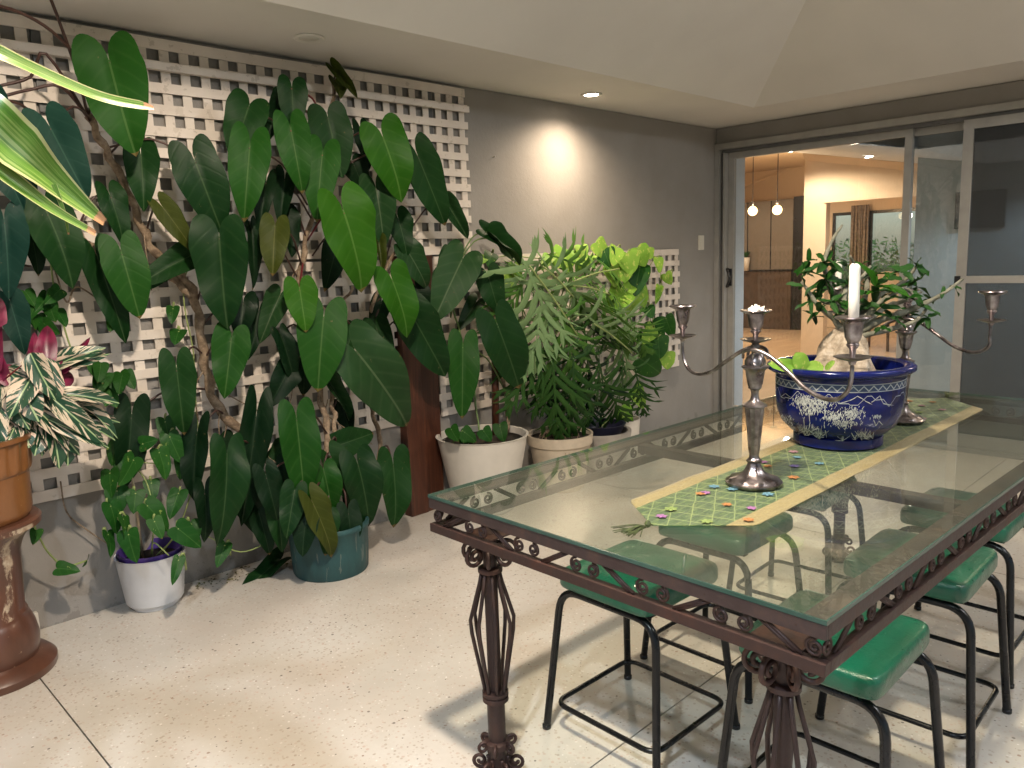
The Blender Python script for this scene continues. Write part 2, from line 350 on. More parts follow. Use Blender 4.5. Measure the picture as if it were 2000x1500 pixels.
def mk_leaf(name,a,b,vein,rough=.34,blot=None,trans=.1,freq=33):
    m,nt,p=M_(name,rough-.03,0,.15); uv=tc(nt,'UV'); s=N(nt,'SeparateXYZ'); L(nt,uv,s.inputs[0]); u,v=s.outputs[0],s.outputs[1]
    X=mth(nt,'MULTIPLY',mth(nt,'ABSOLUTE',mth(nt,'SUBTRACT',u,.5)),2)
    mid=mth(nt,'LESS_THAN',X,.03)
    w=mth(nt,'SINE',mth(nt,'MULTIPLY',mth(nt,'ADD',v,mth(nt,'MULTIPLY',mth(nt,'POWER',X,1.3),-.32)),freq))
    lat=mth(nt,'POWER',mth(nt,'MULTIPLY_ADD',w,.5,.5),9)
    oi=N(nt,'ObjectInfo').outputs['Random']; g=geo(nt); nz=noise(nt,14,4,g)
    c=mix(nt,mth(nt,'ADD',mth(nt,'MULTIPLY',oi,.65),mth(nt,'MULTIPLY',mth(nt,'SUBTRACT',nz,.5),.8),clamp=True),a,b)
    if blot:
        c=mix(nt,mth(nt,'MULTIPLY',mth(nt,'GREATER_THAN',noise(nt,4.5,5,mapn(nt,g,(9,9,5)),.7),blot[1]),.8),c,blot[0])
    c=mix(nt,mth(nt,'MULTIPLY',mth(nt,'MAXIMUM',mid,mth(nt,'MULTIPLY',lat,.16)),.26),c,vein)
    bf=N(nt,'NewGeometry').outputs['Backfacing']
    c=mix(nt,mth(nt,'MULTIPLY',bf,.15),c,(vein[0]*.9,vein[1]*.9,vein[2]*.9))
    L(nt,c,p.inputs['Base Color'])
    tipb=mth(nt,'MULTIPLY',mth(nt,'GREATER_THAN',mth(nt,'ADD',v,mth(nt,'MULTIPLY',nz,.10)),1.0),mth(nt,'GREATER_THAN',oi,.55)); c=mix(nt,mth(nt,'MULTIPLY',tipb,.7),c,(.17,.10,.04))
    sp=mth(nt,'GREATER_THAN',noise(nt,55,3,mapn(nt,g,(1,1,.6)),.6),.73); c=mix(nt,mth(nt,'MULTIPLY',sp,.45),c,(.16,.11,.05))
    du=noise(nt,3.5,4,g); L(nt,c,p.inputs['Base Color'])
    L(nt,mth(nt,'ADD',mth(nt,'MULTIPLY_ADD',nz,.22,rough-.06),mth(nt,'MULTIPLY',mth(nt,'ADD',du,oi),.12)),p.inputs['Roughness'])
    bump(nt,p,mth(nt,'SUBTRACT',mth(nt,'MULTIPLY',nz,.4),mth(nt,'ADD',mth(nt,'MULTIPLY',lat,.6),mth(nt,'MULTIPLY',mid,1.5))),.16,.004)
    if trans:
        t=N(nt,'BsdfTranslucent'); L(nt,c,t.inputs[0]); mx=N(nt,'MixShader'); mx.inputs[0].default_value=trans
        L(nt,p.outputs[0],mx.inputs[1]); L(nt,t.outputs[0],mx.inputs[2]); L(nt,mx.outputs[0],nt.nodes['Material Output'].inputs[0])
    return m
LM={'d':mk_leaf('deep_green_leaf',(.004,.026,.005),(.009,.045,.007),(.09,.15,.06)),
    'm':mk_leaf('mid_green_leaf',(.007,.048,.004),(.015,.074,.007),(.13,.22,.07)),
    'b':mk_leaf('bright_green_leaf',(.016,.082,.003),(.030,.112,.005),(.18,.30,.08),.36,trans=.18),
    't':mk_leaf('cool_lit_leaf',(.005,.030,.022),(.009,.042,.028),(.06,.14,.10),.42),  # blue of the cool light at the left put into the leaf colour
    'o':mk_leaf('olive_young_leaf',(.030,.045,.006),(.055,.065,.009),(.22,.22,.07),trans=.2),
    'g':mk_leaf('grey_green_leaf',(.012,.042,.012),(.024,.066,.02),(.2,.25,.14),.3),
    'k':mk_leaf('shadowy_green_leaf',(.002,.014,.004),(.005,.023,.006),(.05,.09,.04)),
    'l':mk_leaf('toplit_lime_leaf',(.15,.32,.035),(.26,.43,.07),(.25,.38,.1),.38,((.42,.48,.12),.58),.22,freq=20),  # lime is the leaf's own; overhead light is added to its brightness
    'p':mk_leaf('pothos_leaf',(.010,.060,.008),(.022,.090,.012),(.12,.24,.06),.3,((.25,.33,.08),.66),.12,freq=18),
    's':mk_leaf('split_leaf_toplit',(.05,.14,.02),(.12,.25,.05),(.22,.30,.12),.36,trans=.14,freq=10),  # upper leaves, overhead light painted into the green
    'sd':mk_leaf('split_leaf_low_shade',(.012,.045,.008),(.028,.08,.014),(.12,.2,.06),.36,trans=.08,freq=10),  # shaded copy of the split leaf colour for the lower leaves
    'sg':mk_leaf('split_leaf_grey_green',(.12,.21,.08),(.22,.33,.15),(.3,.36,.2),.34,trans=.1,freq=10),
    'a':mk_leaf('desert_rose_leaf',(.012,.052,.010),(.028,.09,.018),(.12,.2,.07),.3,freq=60)}
def mk_strom():
    m,nt,p=M_('variegated_prayer_leaf',.35); uv=tc(nt,'UV'); s=N(nt,'SeparateXYZ'); L(nt,uv,s.inputs[0]); u,v=s.outputs[0],s.outputs[1]
    g=geo(nt); oi=N(nt,'ObjectInfo').outputs['Random']
    X=mth(nt,'MULTIPLY',mth(nt,'ABSOLUTE',mth(nt,'SUBTRACT',u,.5)),2)
    ph=mth(nt,'MULTIPLY_ADD',oi,9,0)
    cb=N(nt,'CombineXYZ'); L(nt,mth(nt,'MULTIPLY',u,1.6),cb.inputs[0]); L(nt,mth(nt,'MULTIPLY',mth(nt,'SUBTRACT',v,mth(nt,'MULTIPLY',X,.6)),5.5),cb.inputs[1]); L(nt,ph,cb.inputs[2])
    f=noise(nt,1.4,3,cb.outputs[0],.6); gm=mth(nt,'GREATER_THAN',mth(nt,'ADD',f,mth(nt,'MULTIPLY',mth(nt,'SUBTRACT',.62,X),.22)),.5)
    edge=mth(nt,'GREATER_THAN',X,.9)
    gm=mth(nt,'MULTIPLY',gm,mth(nt,'SUBTRACT',1,edge))
    c=mix(nt,gm,mix(nt,mth(nt,'MULTIPLY',oi,.5),(.58,.50,.37),(.55,.34,.27)),mix(nt,noise(nt,3,2,cb.outputs[0]),(.006,.035,.022),(.02,.075,.03)))
    c=mix(nt,mth(nt,'LESS_THAN',X,.05),c,(.3,.4,.2))
    bf=N(nt,'NewGeometry').outputs['Backfacing']; c=mix(nt,bf,c,(.17,.01,.04)); L(nt,c,p.inputs['Base Color']); return m
LM['v']=mk_strom()
LM['r']=simple('magenta_leaf_underside',(.13,.008,.035),.38,var=.6,nscale=20)
def mk_strap():
    m,nt,p=M_('striped_strap_leaf',.35); uv=tc(nt,'UV'); s=N(nt,'SeparateXYZ'); L(nt,uv,s.inputs[0]); u,v=s.outputs[0],s.outputs[1]
    cb=N(nt,'CombineXYZ'); L(nt,mth(nt,'MULTIPLY',u,9),cb.inputs[0]); L(nt,mth(nt,'MULTIPLY',v,.8),cb.inputs[1])
    f=noise(nt,1.6,4,cb.outputs[0],.6)
    c=ramp(nt,f,[(.3,(.03,.085,.005)),(.5,(.07,.155,.012)),(.62,(.20,.26,.07)),(.7,(.055,.125,.008))])
    X=mth(nt,'MULTIPLY',mth(nt,'ABSOLUTE',mth(nt,'SUBTRACT',u,.5)),2)
    c=mix(nt,mth(nt,'GREATER_THAN',X,.84),c,(.34,.33,.14))
    c=mix(nt,mth(nt,'GREATER_THAN',mth(nt,'ADD',v,mth(nt,'MULTIPLY',f,.03)),.975),c,(.33,.17,.08))
    L(nt,c,p.inputs['Base Color']); bump(nt,p,f,.2,.003)
    t=N(nt,'BsdfTranslucent'); L(nt,c,t.inputs[0]); mx=N(nt,'MixShader'); mx.inputs[0].default_value=.12
    L(nt,p.outputs[0],mx.inputs[1]); L(nt,t.outputs[0],mx.inputs[2]); L(nt,mx.outputs[0],nt.nodes['Material Output'].inputs[0]); return m
LM['strap']=mk_strap()
def mk_bark(name,a,b,c_):
    m,nt,p=M_(name,.8); g=geo(nt); f=noise(nt,28,6,g,.7); L(nt,ramp(nt,f,[(.3,a),(.5,b),(.75,c_)]),p.inputs['Base Color'])
    bump(nt,p,mth(nt,'ADD',f,mth(nt,'MULTIPLY',noise(nt,60,2,mapn(nt,g,(.3,.3,1.6))),1)),.7,.006); return m
MT['bark']=mk_bark('philodendron_bark',(.09,.06,.04),(.24,.17,.11),(.40,.32,.24))
MT['bark2']=mk_bark('desert_rose_bark',(.07,.075,.05),(.17,.165,.12),(.30,.29,.23))
MT['caudex']=mk_bark('pale_swollen_base',(.16,.13,.09),(.42,.34,.25),(.66,.6,.5))
MT['petiole']=simple('dark_red_petiole',(.05,.022,.016),.45,var=.3)
MT['petg']=simple('green_petiole',(.13,.2,.06),.45,var=.25)
MT['petred']=simple('crimson_petiole',(.13,.012,.015),.4,var=.3)
MT['vine']=simple('pale_green_vine',(.24,.30,.10),.5,var=.2)
MT['cane']=simple('bamboo_stake',(.45,.36,.24),.6,var=.15)
MT['dry']=simple('dry_brown_leaf',(.10,.10,.03),.7,var=.5,nscale=20)
def mk_runner():
    m,nt,p=M_('green_gold_brocade',.55); uv=tc(nt,'UV'); s=N(nt,'SeparateXYZ'); L(nt,uv,s.inputs[0]); u,v=s.outputs[0],s.outputs[1]
    # u,v in metres along and across; third value of border kept as second uv below
    fine=noise(nt,420,2,mapn(nt,uv,(1,1,1))); weave=mth(nt,'MULTIPLY',mth(nt,'SINE',mth(nt,'MULTIPLY',mth(nt,'ADD',u,v),1400)),mth(nt,'SINE',mth(nt,'MULTIPLY',mth(nt,'SUBTRACT',u,v),1400)))
    gcol=ramp(nt,noise(nt,50,4,uv),[(.3,(.02,.05,.012)),(.6,(.06,.11,.025)),(.8,(.12,.17,.05))])
    def ln(a,sp,w): return mth(nt,'LESS_THAN',mth(nt,'ABSOLUTE',mth(nt,'SUBTRACT',mth(nt,'FRACT',mth(nt,'DIVIDE',a,sp)),.5)),w)
    wob=mth(nt,'MULTIPLY',noise(nt,16,2,uv),.01)
    g1=ln(mth(nt,'ADD',mth(nt,'ADD',u,mth(nt,'MULTIPLY',v,.25)),wob),.052,.045); g2=ln(mth(nt,'ADD',v,wob),.026,.05); g3=ln(mth(nt,'ADD',mth(nt,'SUBTRACT',v,mth(nt,'MULTIPLY',u,.55)),wob),.055,.03)
    gl=mth(nt,'MAXIMUM',mth(nt,'MAXIMUM',g1,mth(nt,'MULTIPLY',g2,.5)),g3)
    inner=mix(nt,mth(nt,'MULTIPLY',gl,.6),mix(nt,mth(nt,'GREATER_THAN',noise(nt,30,4,mapn(nt,uv,(1,3,1)),.7),.57),gcol,(.10,.145,.035)),(.30,.36,.12))
    gold=mix(nt,mth(nt,'MULTIPLY_ADD',weave,.5,noise(nt,140,3,uv),clamp=True),(.13,.10,.03),(.44,.35,.14))
    ed=N(nt,'UVMap'); ed.uv_map='Edge'; s2=N(nt,'SeparateXYZ'); L(nt,ed.outputs[0],s2.inputs[0])
    c=mix(nt,mth(nt,'LESS_THAN',s2.outputs[0],.05),inner,gold)
    L(nt,c,p.inputs['Base Color']); bump(nt,p,mth(nt,'ADD',mth(nt,'ADD',weave,mth(nt,'MULTIPLY',noise(nt,22,3,mapn(nt,uv,(1,2.5,1))),14)),mth(nt,'MULTIPLY',gl,2)),.5,.001); p.inputs['Sheen Weight'].default_value=.2; return m
MT['runner']=mk_runner()
MT['tassel']=simple('olive_green_tassel',(.05,.065,.018),.7,var=.5,nscale=90)
def emis(name,col,s):
    m=bpy.data.materials.new(name); m.use_nodes=True; nt=m.node_tree; nt.nodes.remove(nt.nodes['Principled BSDF'])
    e=N(nt,'Emission'); e.inputs[0].default_value=(*col,1); e.inputs[1].default_value=s; L(nt,e.outputs[0],nt.nodes['Material Output'].inputs[0]); return m
MT['lampwarm']=emis('lit_warm_diffuser',(1,.86,.68),45); MT['lampcool']=emis('lit_cool_diffuser',(.95,.97,1),12)
MT['bulb']=emis('lit_globe',(1,.62,.28),9)
MT['lampoff']=simple('unlit_diffuser',(.55,.54,.48),.4)
MT['trim']=simple('white_trim_ring',(.62,.60,.54),.45)
MT['peach']=simple('warm_interior_paint',(.74,.60,.45),.7,var=.03,nscale=2)
MT['inwhite_skytint']=simple('white_paint_sky_tint',(.60,.66,.74),.7,var=.03,nscale=2)  # white walls and ceiling; the blue of skylight is put into the colour
MT['ingrey']=simple('interior_blue_grey_paint',(.42,.48,.50),.6,var=.05,nscale=3)
MT['cab']=simple('grey_gloss_cabinet',(.17,.145,.12),.12,var=.05)
MT['cabdark']=simple('dark_timber_cabinet',(.075,.05,.035),.3,var=.25)
MT['tv']=simple('black_gloss',(.012,.012,.014),.25)
def mk_tile():
    m,nt,p=M_('honey_interior_tile',.22); g=geo(nt); f=noise(nt,2.5,5,mapn(nt,g,(.5,2,1)))
    L(nt,ramp(nt,f,[(.3,(.50,.37,.25)),(.7,(.62,.48,.34))]),p.inputs['Base Color']); return m
MT['tile']=mk_tile()
MT['curtain']=simple('drape_reflection_pattern',(.20,.16,.13),.8,var=.5,nscale=22)  # mottled pattern stands in for a lattice reflected in glass
MT['hedge']=simple('garden_leaves',(.12,.26,.06),.6,var=.5,nscale=9)
MT['lawn']=simple('garden_lawn',(.06,.10,.03),.9,var=.4,nscale=3)
MT['switch']=simple('switch_plastic',(.62,.58,.5),.4,var=.03)
# ================================================================ THE SETTING
def sbox(name,mat,*boxes,parent=None,bev=0,**k):
    b=B()
    for a,c in boxes: b.box(a,c,bev)
    if parent is None: k.setdefault('kind','structure')
    return b.put(name,MT[mat],parent,**k)
XW,YW=-9.5,-8.0
ground=mesh('ground',[(-40,-40,-.16),(60,-40,-.16),(60,50,-.16),(-40,50,-.16)],[(0,1,2,3)])
put('lawn',ground,MT['lawn'],kind='structure')
floor=sbox('floor','joint',((XW,YW,-.14),(-.002,-.002,-.014)))
xs=[XW,-8.4,-5.274,-2.15,0]; ys=[YW,-5.33,-2.203,0]
for i in range(4):
    for j in range(3):
        B().box((xs[i]+.0025,ys[j]+.0025,-.012),(xs[i+1]-.0025,ys[j+1]-.0025,0)).put('floor_slab',MT['floor'],floor)
sbox('rear_wall','wall',((XW,0,-.1),(.1,.2,2.396)))
sbox('side_wall','wall',((-.0,-8,2.275),(.16,-.002,2.396)),((0,-8,-.1),(.16,-5.4,2.275)))
# ceiling: flat soffit, raked faces, flat top
S=2.4; K=.6; T=1.83
def ring(x0,x1,y0,y1,z): return [(x1,y1,z),(x0,y1,z),(x0,y0,z),(x1,y0,z)]
def ceil_mesh(dz,name):
    v=ring(XW-.3,.16,YW-.3,.2,S+dz)+ring(-8.9,-.61,-7.4,-.66,S+dz)+ring(-8.9+T,-.61-T,-7.4+T,-.66-T,S+K*T+dz)
    f=[(i,(i+1)%4,4+(i+1)%4,4+i) for i in range(4)]+[(4+i,4+(i+1)%4,8+(i+1)%4,8+i) for i in range(4)]+[(8,9,10,11)]
    return mesh(name,v,f)
put('ceiling',ceil_mesh(0,'ceiling'),MT['ceil'],kind='structure')
put('roof',ceil_mesh(.14,'roof'),MT['greypot'],kind='structure')
for x,y in((XW+.1,YW+.1),(-4.6,YW+.1),(XW+.1,-4)):
    pt=B().box((x-.06,y-.06,-.1),(x+.06,y+.06,S-.002),.004).put('veranda_post',MT['alu'],label='square grey veranda post %s the open side of the patio, unseen'%dict([((XW+.1,YW+.1),'at the corner of'),((-4.6,YW+.1),'midway along'),((XW+.1,-4),'on the left of')])[(x,y)],cat='post',group='posts at the open side of the patio')
# ---- house interior beyond the doors
sbox('interior_floor','tile',((.162,-5.3,-.12),(8,6,-.004)))
def zc(y): return 2.6+(y-1.14)*.2
cv=[(.16,1.14,2.6),(4,1.14,2.6),(4,-1.5,zc(-1.5)),(.16,-1.5,zc(-1.5)),(.16,-5.3,zc(-1.5)),(8.1,-5.3,zc(-1.5)),(8.1,-1.5,zc(-1.5))]
put('raked_interior_ceiling',mesh('ric',cv+[(x,y,z+.1) for x,y,z in cv],[(0,1,2,3),(3,2,6,5,4),(7,10,9,8),(10,11,12,13,9),(0,7,8,1),(2,9,13,6)]),MT['inwhite_skytint'],kind='structure')
sbox('kitchen_ceiling','peach',((.16,1.141,2.85),(8.1,6.1,2.95)),((4.1,-1.5,2.6),(8.1,1.141,2.7)))
sbox('interior_outer_wall','peach',((.16,6,-.1),(8.1,6.1,2.9)),((.05,.201,-.1),(.16,6.1,2.9)))
sbox('interior_cross_wall','inwhite_skytint',((.16,-5.4,-.1),(8.1,-5.3,2.4)))
sbox('passage_wall','ingrey',((1.9,-5.3,0),(2.0,-.92,2.3)))
sbox('door_return_wall','inwhite_skytint',((.162,.0,0),(.47,.16,2.7)))
dl=sbox('dividing_wall','peach',((4,.83,0),(4.12,1.12,2.75)),((4,-5.3,1.98),(4.12,.83,2.65)),((4,-5.3,0),(4.12,-.9,1.98)))
B().box((3.975,-.9,1.965),(4.0,.86,2.0)).put('architrave',MT['peach'],dl)
# cornice along the dividing wall under the sloping ceiling
B().add([(3.93,1.12,2.595),(4,1.12,2.595),(4,1.12,2.51),(3.93,-1.4,zc(-1.4)-.004),(4,-1.4,zc(-1.4)-.004),(4,-1.4,zc(-1.4)-.09)],[(0,1,2),(3,5,4),(0,2,5,3),(0,3,4,1),(1,4,5,2)]).put('cornice',MT['peach'],dl)
ba=sbox('kitchen_back_wall','peach',((8.0,2.45,0),(8.1,6,2.85)),((8,-1.5,2.0),(8.1,2.45,2.6)),((8,1.82,0),(8.1,2.05,2.0)),((8,-5.3,0),(8.1,.9,2.0)),((8,.9,0),(8.1,2.45,.35)))
for y0,y1 in((.9,1.82),(2.05,2.45)):
    w=B().box((7.96,y0,.35),(7.995,y0+.05,2.0)).box((7.96,y1-.05,.35),(7.995,y1,2.0)).box((7.96,y0+.05,1.95),(7.995,y1-.05,2.0)).put('window',MT['tv'],ba)
    B().box((8.03,y0,.35),(8.034,y1,2.0)).put('pane',MT['pane'],w)
B().tube([aX(1450,366,7.99),aX(1560,322,7.99)],.035,6).put('cornice',MT['peach'],ba)
# kitchen joinery
k=root('kitchen_cabinet',(7.6,3.3,0),'tall grey gloss cabinets over a dark timber base, beyond the pendant lamps','cabinet')
B().box((7.4,2.9,1.06),(7.98,4.6,2.27)).put('upper_cupboard',MT['cab'],k)
B().box((7.36,2.9,0),(7.98,4.6,1.03)).put('base_cupboard',MT['cabdark'],k)
B().box((7.34,2.88,1.03),(7.98,4.6,1.06)).put('worktop',MT['tv'],k)
B().box((7.39,2.72,0),(7.98,2.89,2.3)).put('end_panel',MT['tv'],k)
for y in(3.3,3.75): B().box((7.385,y,1.07),(7.399,y+.012,2.26)).put('cupboard_gap',MT['tv'],k)
pl=root('windowsill_plant',aX(1457,529,7.3),'tiny pale pot with a small green plant on the kitchen worktop','potted plant')
pc=aX(1457,529,7.3); B().lathe([(.05,0),(.07,.24),(.06,.24),(.045,.2)],16,pc).put('pot',MT['offwhite'],pl,True)
sh=B()
for i in range(16):
    a=i*2.4; d=V((math.cos(a),math.sin(a),1.2+random.random())).normalized(); o=pc+V((0,0,.22)); s=d.cross(V((0,0,1))).normalized()*.02
    sh.add([o-s*.4,o+d*.09-s,o+d*.16,o+d*.09+s],[(0,1,2,3)])
sh.put('foliage',LM['b'],pl)
for px,py,pz,lab in((1470,412,295,'left'),(1518,410,302,'right')):
    P=aX(px,py,5); top=aX(px,pz,5).z+.0
    g=root('pendant_lamp',P,'lit glass globe pendant hanging in the kitchen, the %s one of the pair'%lab,'lamp','pendant lamps over the kitchen')
    bl=B().lathe([(0.001,-.07),(.035,-.06),(.06,-.035),(.07,0),(.06,.035),(.035,.06),(.012,.07)],20,P).put('globe',MT['bulb'],g,True)
    B().lathe([(.018,.06),(.022,.13),(.006,.14)],12,P).put('lamp_holder',MT['tv'],g,True)
    B().tube([P+V((0,0,.13)),V((P.x,P.y,2.85))],.006,6).put('cord',MT['tv'],g)
    B().lathe([(.001,-.03),(.05,-.02),(.055,0)],16,V((P.x,P.y,2.849))).put('ceiling_rose',MT['trim'],g,True)
cb=B()
for i in range(15):
    y0=1.80+i*.02; cb.box((7.86+.02*math.sin(i*1.9),y0,.1),(7.89+.02*math.sin(i*1.9),y0+.019,2.1))
cb.put('curtain',MT['curtain'],label='brown patterned drape hanging between the two garden windows',cat='curtain')
ch=root('dining_chair',(5.3,.55,0),'upholstered tan chair with rounded back beyond the desert rose','chair')
cc=V((5.3,.62,0))
bb=B()
prof=[(-.24,.45),(-.25,.75),(-.22,.95),(-.12,1.04),(0,1.06),(.12,1.04),(.22,.95),(.25,.75),(.24,.45)]
vs=[(cc.x+.22,cc.y+a,z) for a,z in prof]+[(cc.x+.29,cc.y+a*.97,z) for a,z in prof]; n=len(prof)
bb.add(vs,[tuple(range(n)),tuple(range(2*n-1,n-1,-1))]+[(i,n+i,n+(i+1)%n,(i+1)%n) for i in range(n)]).put('backrest',MT['cream'],ch)
B().box((cc.x-.23,cc.y-.24,.38),(cc.x+.215,cc.y+.24,.47),.02).put('seat',MT['cream'],ch)
for sx in(-.2,.2):
    for sy in(-.2,.2): B().tube([(cc.x+sx,cc.y+sy,0),(cc.x+sx*.95,cc.y+sy*.95,.38)],.02,8).put('leg',MT['cabdark'],ch)
tv=root('television',(1.9,-1.45,1.7),'black flat panel mounted on the grey wall behind the closed glass door','television')
a1=aX(1868,376,1.86); a2=aX(1962,443,1.86)
B().box((1.84,a1.y,a1.z),(1.89,a2.y,a2.z),.005).put('panel',MT['tv'],tv); B().box((1.89,(a1.y+a2.y)/2-.08,1.65),(1.899,(a1.y+a2.y)/2+.08,1.78)).put('bracket',MT['alu'],tv)
# garden beyond the house and beyond the open side of the patio
def hedge(name,x0,x1,y0,y1,h,n,label):
    b=B()
    for i in range(n):
        p=V((random.uniform(x0,x1),random.uniform(y0,y1),-.16+h*random.random()**.8*(.8+.2*math.sin(i)))); d=V((random.gauss(0,1),random.gauss(0,1),random.gauss(0,1))).normalized(); e=d.orthogonal().normalized()
        s=random.uniform(.04,.09); b.add([p-d*s,p+e*s*.4,p+d*s,p-e*s*.4],[(0,1,2,3)])
    b.put(name,MT['hedge'],kind='stuff',label=label,cat='hedge')
hedge('garden_hedge',9.8,11.8,0,6,1.75,8000,'leafy green shrubs seen in daylight through the far windows')
hedge('garden_hedge',-18,-16,-14,4,2.2,2500,'leafy hedge beyond the open end of the patio, out of view')
# ---------------------------------------------------------------- sliding doors
D=root('sliding_door',(0,-2.2,0),'wide pewter framed sliding glass doors opening from the patio to the lit kitchen','door')
yl=-4.9
B().box((-.03,yl,2.225),(.13,-.001,2.272)).put('head_frame',MT['alu'],D)
B().box((.0,yl,2.20),(.1,-.06,2.224)).put('head_track',MT['aludark'],D)
B().box((-.03,-.045,.03),(.13,-.002,2.224)).put('jamb',MT['alu'],D)
B().box((.01,-.075,.03),(.1,-.046,2.199)).put('jamb_track',MT['aludark'],D)
B().box((-.02,-.092,.03),(.07,-.076,2.199)).put('jamb_track',MT['alu'],D)
B().box((-.05,yl,0.001),(.16,-.002,.03)).put('sill',MT['alu'],D)
def leaf_door(y0,y1,x,mat,st=.05,top=2.2,label=None,rail=None):
    f=B().box((x,y0-st,.032),(x+.035,y0,top)).box((x,y1,.032),(x+.035,y1+st,top)).box((x,y1+st,top-st),(x+.035,y0-st,top)).box((x,y1+st,.032),(x+.035,y0-st,.12))
    if rail: f.box((x,y1+st,rail-.024),(x+.035,y0-st,rail+.024))
    o=f.put('door_frame',MT['alu'],D)
    B().box((x+.015,y1+st-.004,.12),(x+.019,y0-st+.004,top-st)).put('pane' if mat!='screen' else 'insect_mesh',MT[mat],o); return o
l1=leaf_door(-.094,-1.50,.035,'pane',.05)
leaf_door(-1.44,-2.9,.075,'smoked',.05)
leaf_door(-1.83,-3.4,-.02,'screen',.06,2.2,rail=1.17)
leaf_door(-3.35,-4.85,.075,'smoked',.05)
hp=B(); hy=-.12
hp.tube(fillet([(-.0,hy,1.27),(-.055,hy-.01,1.275),(-.06,hy-.055,1.2),(-.055,hy-.01,1.12),(0,hy,1.125)],.05,6),.008,8).put('handle',MT['tv'],l1,True)
B().box((.022,-.133,1.13),(.0345,-.105,1.27),.003).put('lock_plate',MT['tv'],l1)
B().box((-.035,-1.86,1.145),(-.021,-1.825,1.195),.004).put('screen_latch',MT['tv'],D)
# light switch and nail
sw=aY(1369,474,-.004)
s=root('light_switch',sw,'off-white double rocker switch on the grey wall near the doors','switch')
B().box((sw.x-.036,-.012,sw.z-.058),(sw.x+.036,-.0005,sw.z+.058),.003).put('face_plate',MT['switch'],s)
for dz in(-.022,.022): B().box((sw.x-.016,-.018,sw.z+dz-.014),(sw.x+.016,-.0125,sw.z+dz+.014),.002).put('rocker',MT['switch'],s)
nl=aY(963,307,0); B().tube([(nl.x,0,nl.z),(nl.x,-.018,nl.z+.004)],.003,6).put('wall_hook',MT['offwhite'],label='small pale nail left in the wall right of the tall trellis',cat='nail')
po=aY(63,1228,0); B().box((po.x-.04,-.03,po.z-.02),(po.x+.022,-.001,po.z+.07),.004).put('power_outlet',MT['offwhite'],label='low white socket housing on the wall behind the brown pedestal',cat='socket')
# ---------------------------------------------------------------- downlights and lamps
def spot(loc,e,col,par,size=158,blend=.35,rad=.035,aim=None):
    l=bpy.data.lights.new('lamp_light','SPOT'); l.energy=e; l.color=col; l.spot_size=math.radians(size); l.spot_blend=blend; l.shadow_soft_size=rad
    o=bpy.data.objects.new('lamp_light',l); COL.objects.link(o); M=Matrix.Translation(V(loc))
    if aim is not None: M=M@(V(aim)-V(loc)).to_track_quat('-Z','Y').to_matrix().to_4x4()
    o.parent=par; o.matrix_parent_inverse=WM[par.name].inverted(); o.matrix_basis=M
def downlight(x,y,z,label,e=0,col=(1,.8,.58),mat='lampwarm',r=.045,nx=0,ny=0,size=158,blend=.35):
    g=root('downlight',(x,y,z),label,'downlight','downlights in the ceilings')
    q=V((nx,ny,1)).normalized().rotation_difference(V((0,0,1))).inverted().to_matrix().to_4x4(); M=Matrix.Translation((x,y,z))@q
    B().lathe([(r*.98,-.004),(r*1.35,-.009),(r*1.5,-.004),(r*1.5,.0)],32).put('trim_ring',MT['trim'],g,True,M=M)
    B().lathe([(.0,-.0065),(r*.97,-.005),(r*.97,.002)],28).put('diffuser',MT[mat] if e else MT['lampoff'],g,True,M=M)
    if e: spot(V((x,y,z))+(M.to_3x3()@V((0,0,-.014))),e,col,g,size,blend)
LW=(1,.80,.58); LC=(.86,.93,1)
downlight(-1.935,-.284,S-.001,'lit warm downlight in the soffit above the blank grey wall',120,(1,.79,.57),size=152,blend=1.0)
downlight(-3.928,-.337,S-.001,'unlit downlight in the soffit above the trellis',0)
downlight(-6.3,-.33,S-.001,'lit downlight in the soffit left of the picture, over the trellis',16,(1,.9,.78))
downlight(-.3,-3.2,S-.001,'lit downlight in the soffit over the sliding doors, right of the picture',90,LW)
downlight(-.3,-6.2,S-.001,'lit downlight in the far soffit corner, right of the picture',70,LW)
g=root('ceiling_lamp',(-5.0,-2.6,3.497),'round warm pendant lamp on a short rod under the raked ceiling, above the viewer','lamp')
B().lathe([(.0,-.07),(.10,-.06),(.15,-.02),(.155,0)],40,(-5.0,-2.6,3.07)).put('diffuser',MT['lampwarm'],g,True)
B().tube([(-5.0,-2.6,3.07),(-5.0,-2.6,3.497)],.012,8).put('rod',MT['trim'],g,True)
l=bpy.data.lights.new('lamp_light','SPOT'); l.energy=430; l.color=(1,.85,.68); l.spot_size=math.radians(160); l.spot_blend=.3; l.shadow_soft_size=.06
o=bpy.data.objects.new('lamp_light',l); COL.objects.link(o); o.parent=g; o.matrix_parent_inverse=WM[g.name].inverted(); o.matrix_basis=Matrix.Translation((-5.0,-2.6,2.98))
g=root('ceiling_lamp',(-6.4,-3.3,3.49),'round cool white pendant lamp on a short rod, above and behind the viewer','lamp')
B().lathe([(.0,-.07),(.10,-.06),(.15,-.02),(.155,0)],40,(-6.4,-3.3,3.07)).put('diffuser',MT['lampcool'],g,True)
B().tube([(-6.4,-3.3,3.07),(-6.4,-3.3,3.497)],.012,8).put('rod',MT['trim'],g,True)
l=bpy.data.lights.new('lamp_light','SPOT'); l.energy=330; l.color=(.74,.87,1); l.spot_size=math.radians(135); l.spot_blend=.7; l.shadow_soft_size=.05
o=bpy.data.objects.new('lamp_light',l); COL.objects.link(o); o.parent=g; o.matrix_parent_inverse=WM[g.name].inverted(); o.matrix_basis=Matrix.Translation((-6.4,-3.3,2.98))
g=root('ceiling_lamp',(-3.0,-5.0,3.49),'round surface lamp at the back of the raked ceiling, far right of the viewer','lamp')  # lamp added as soft fill for the raked ceiling
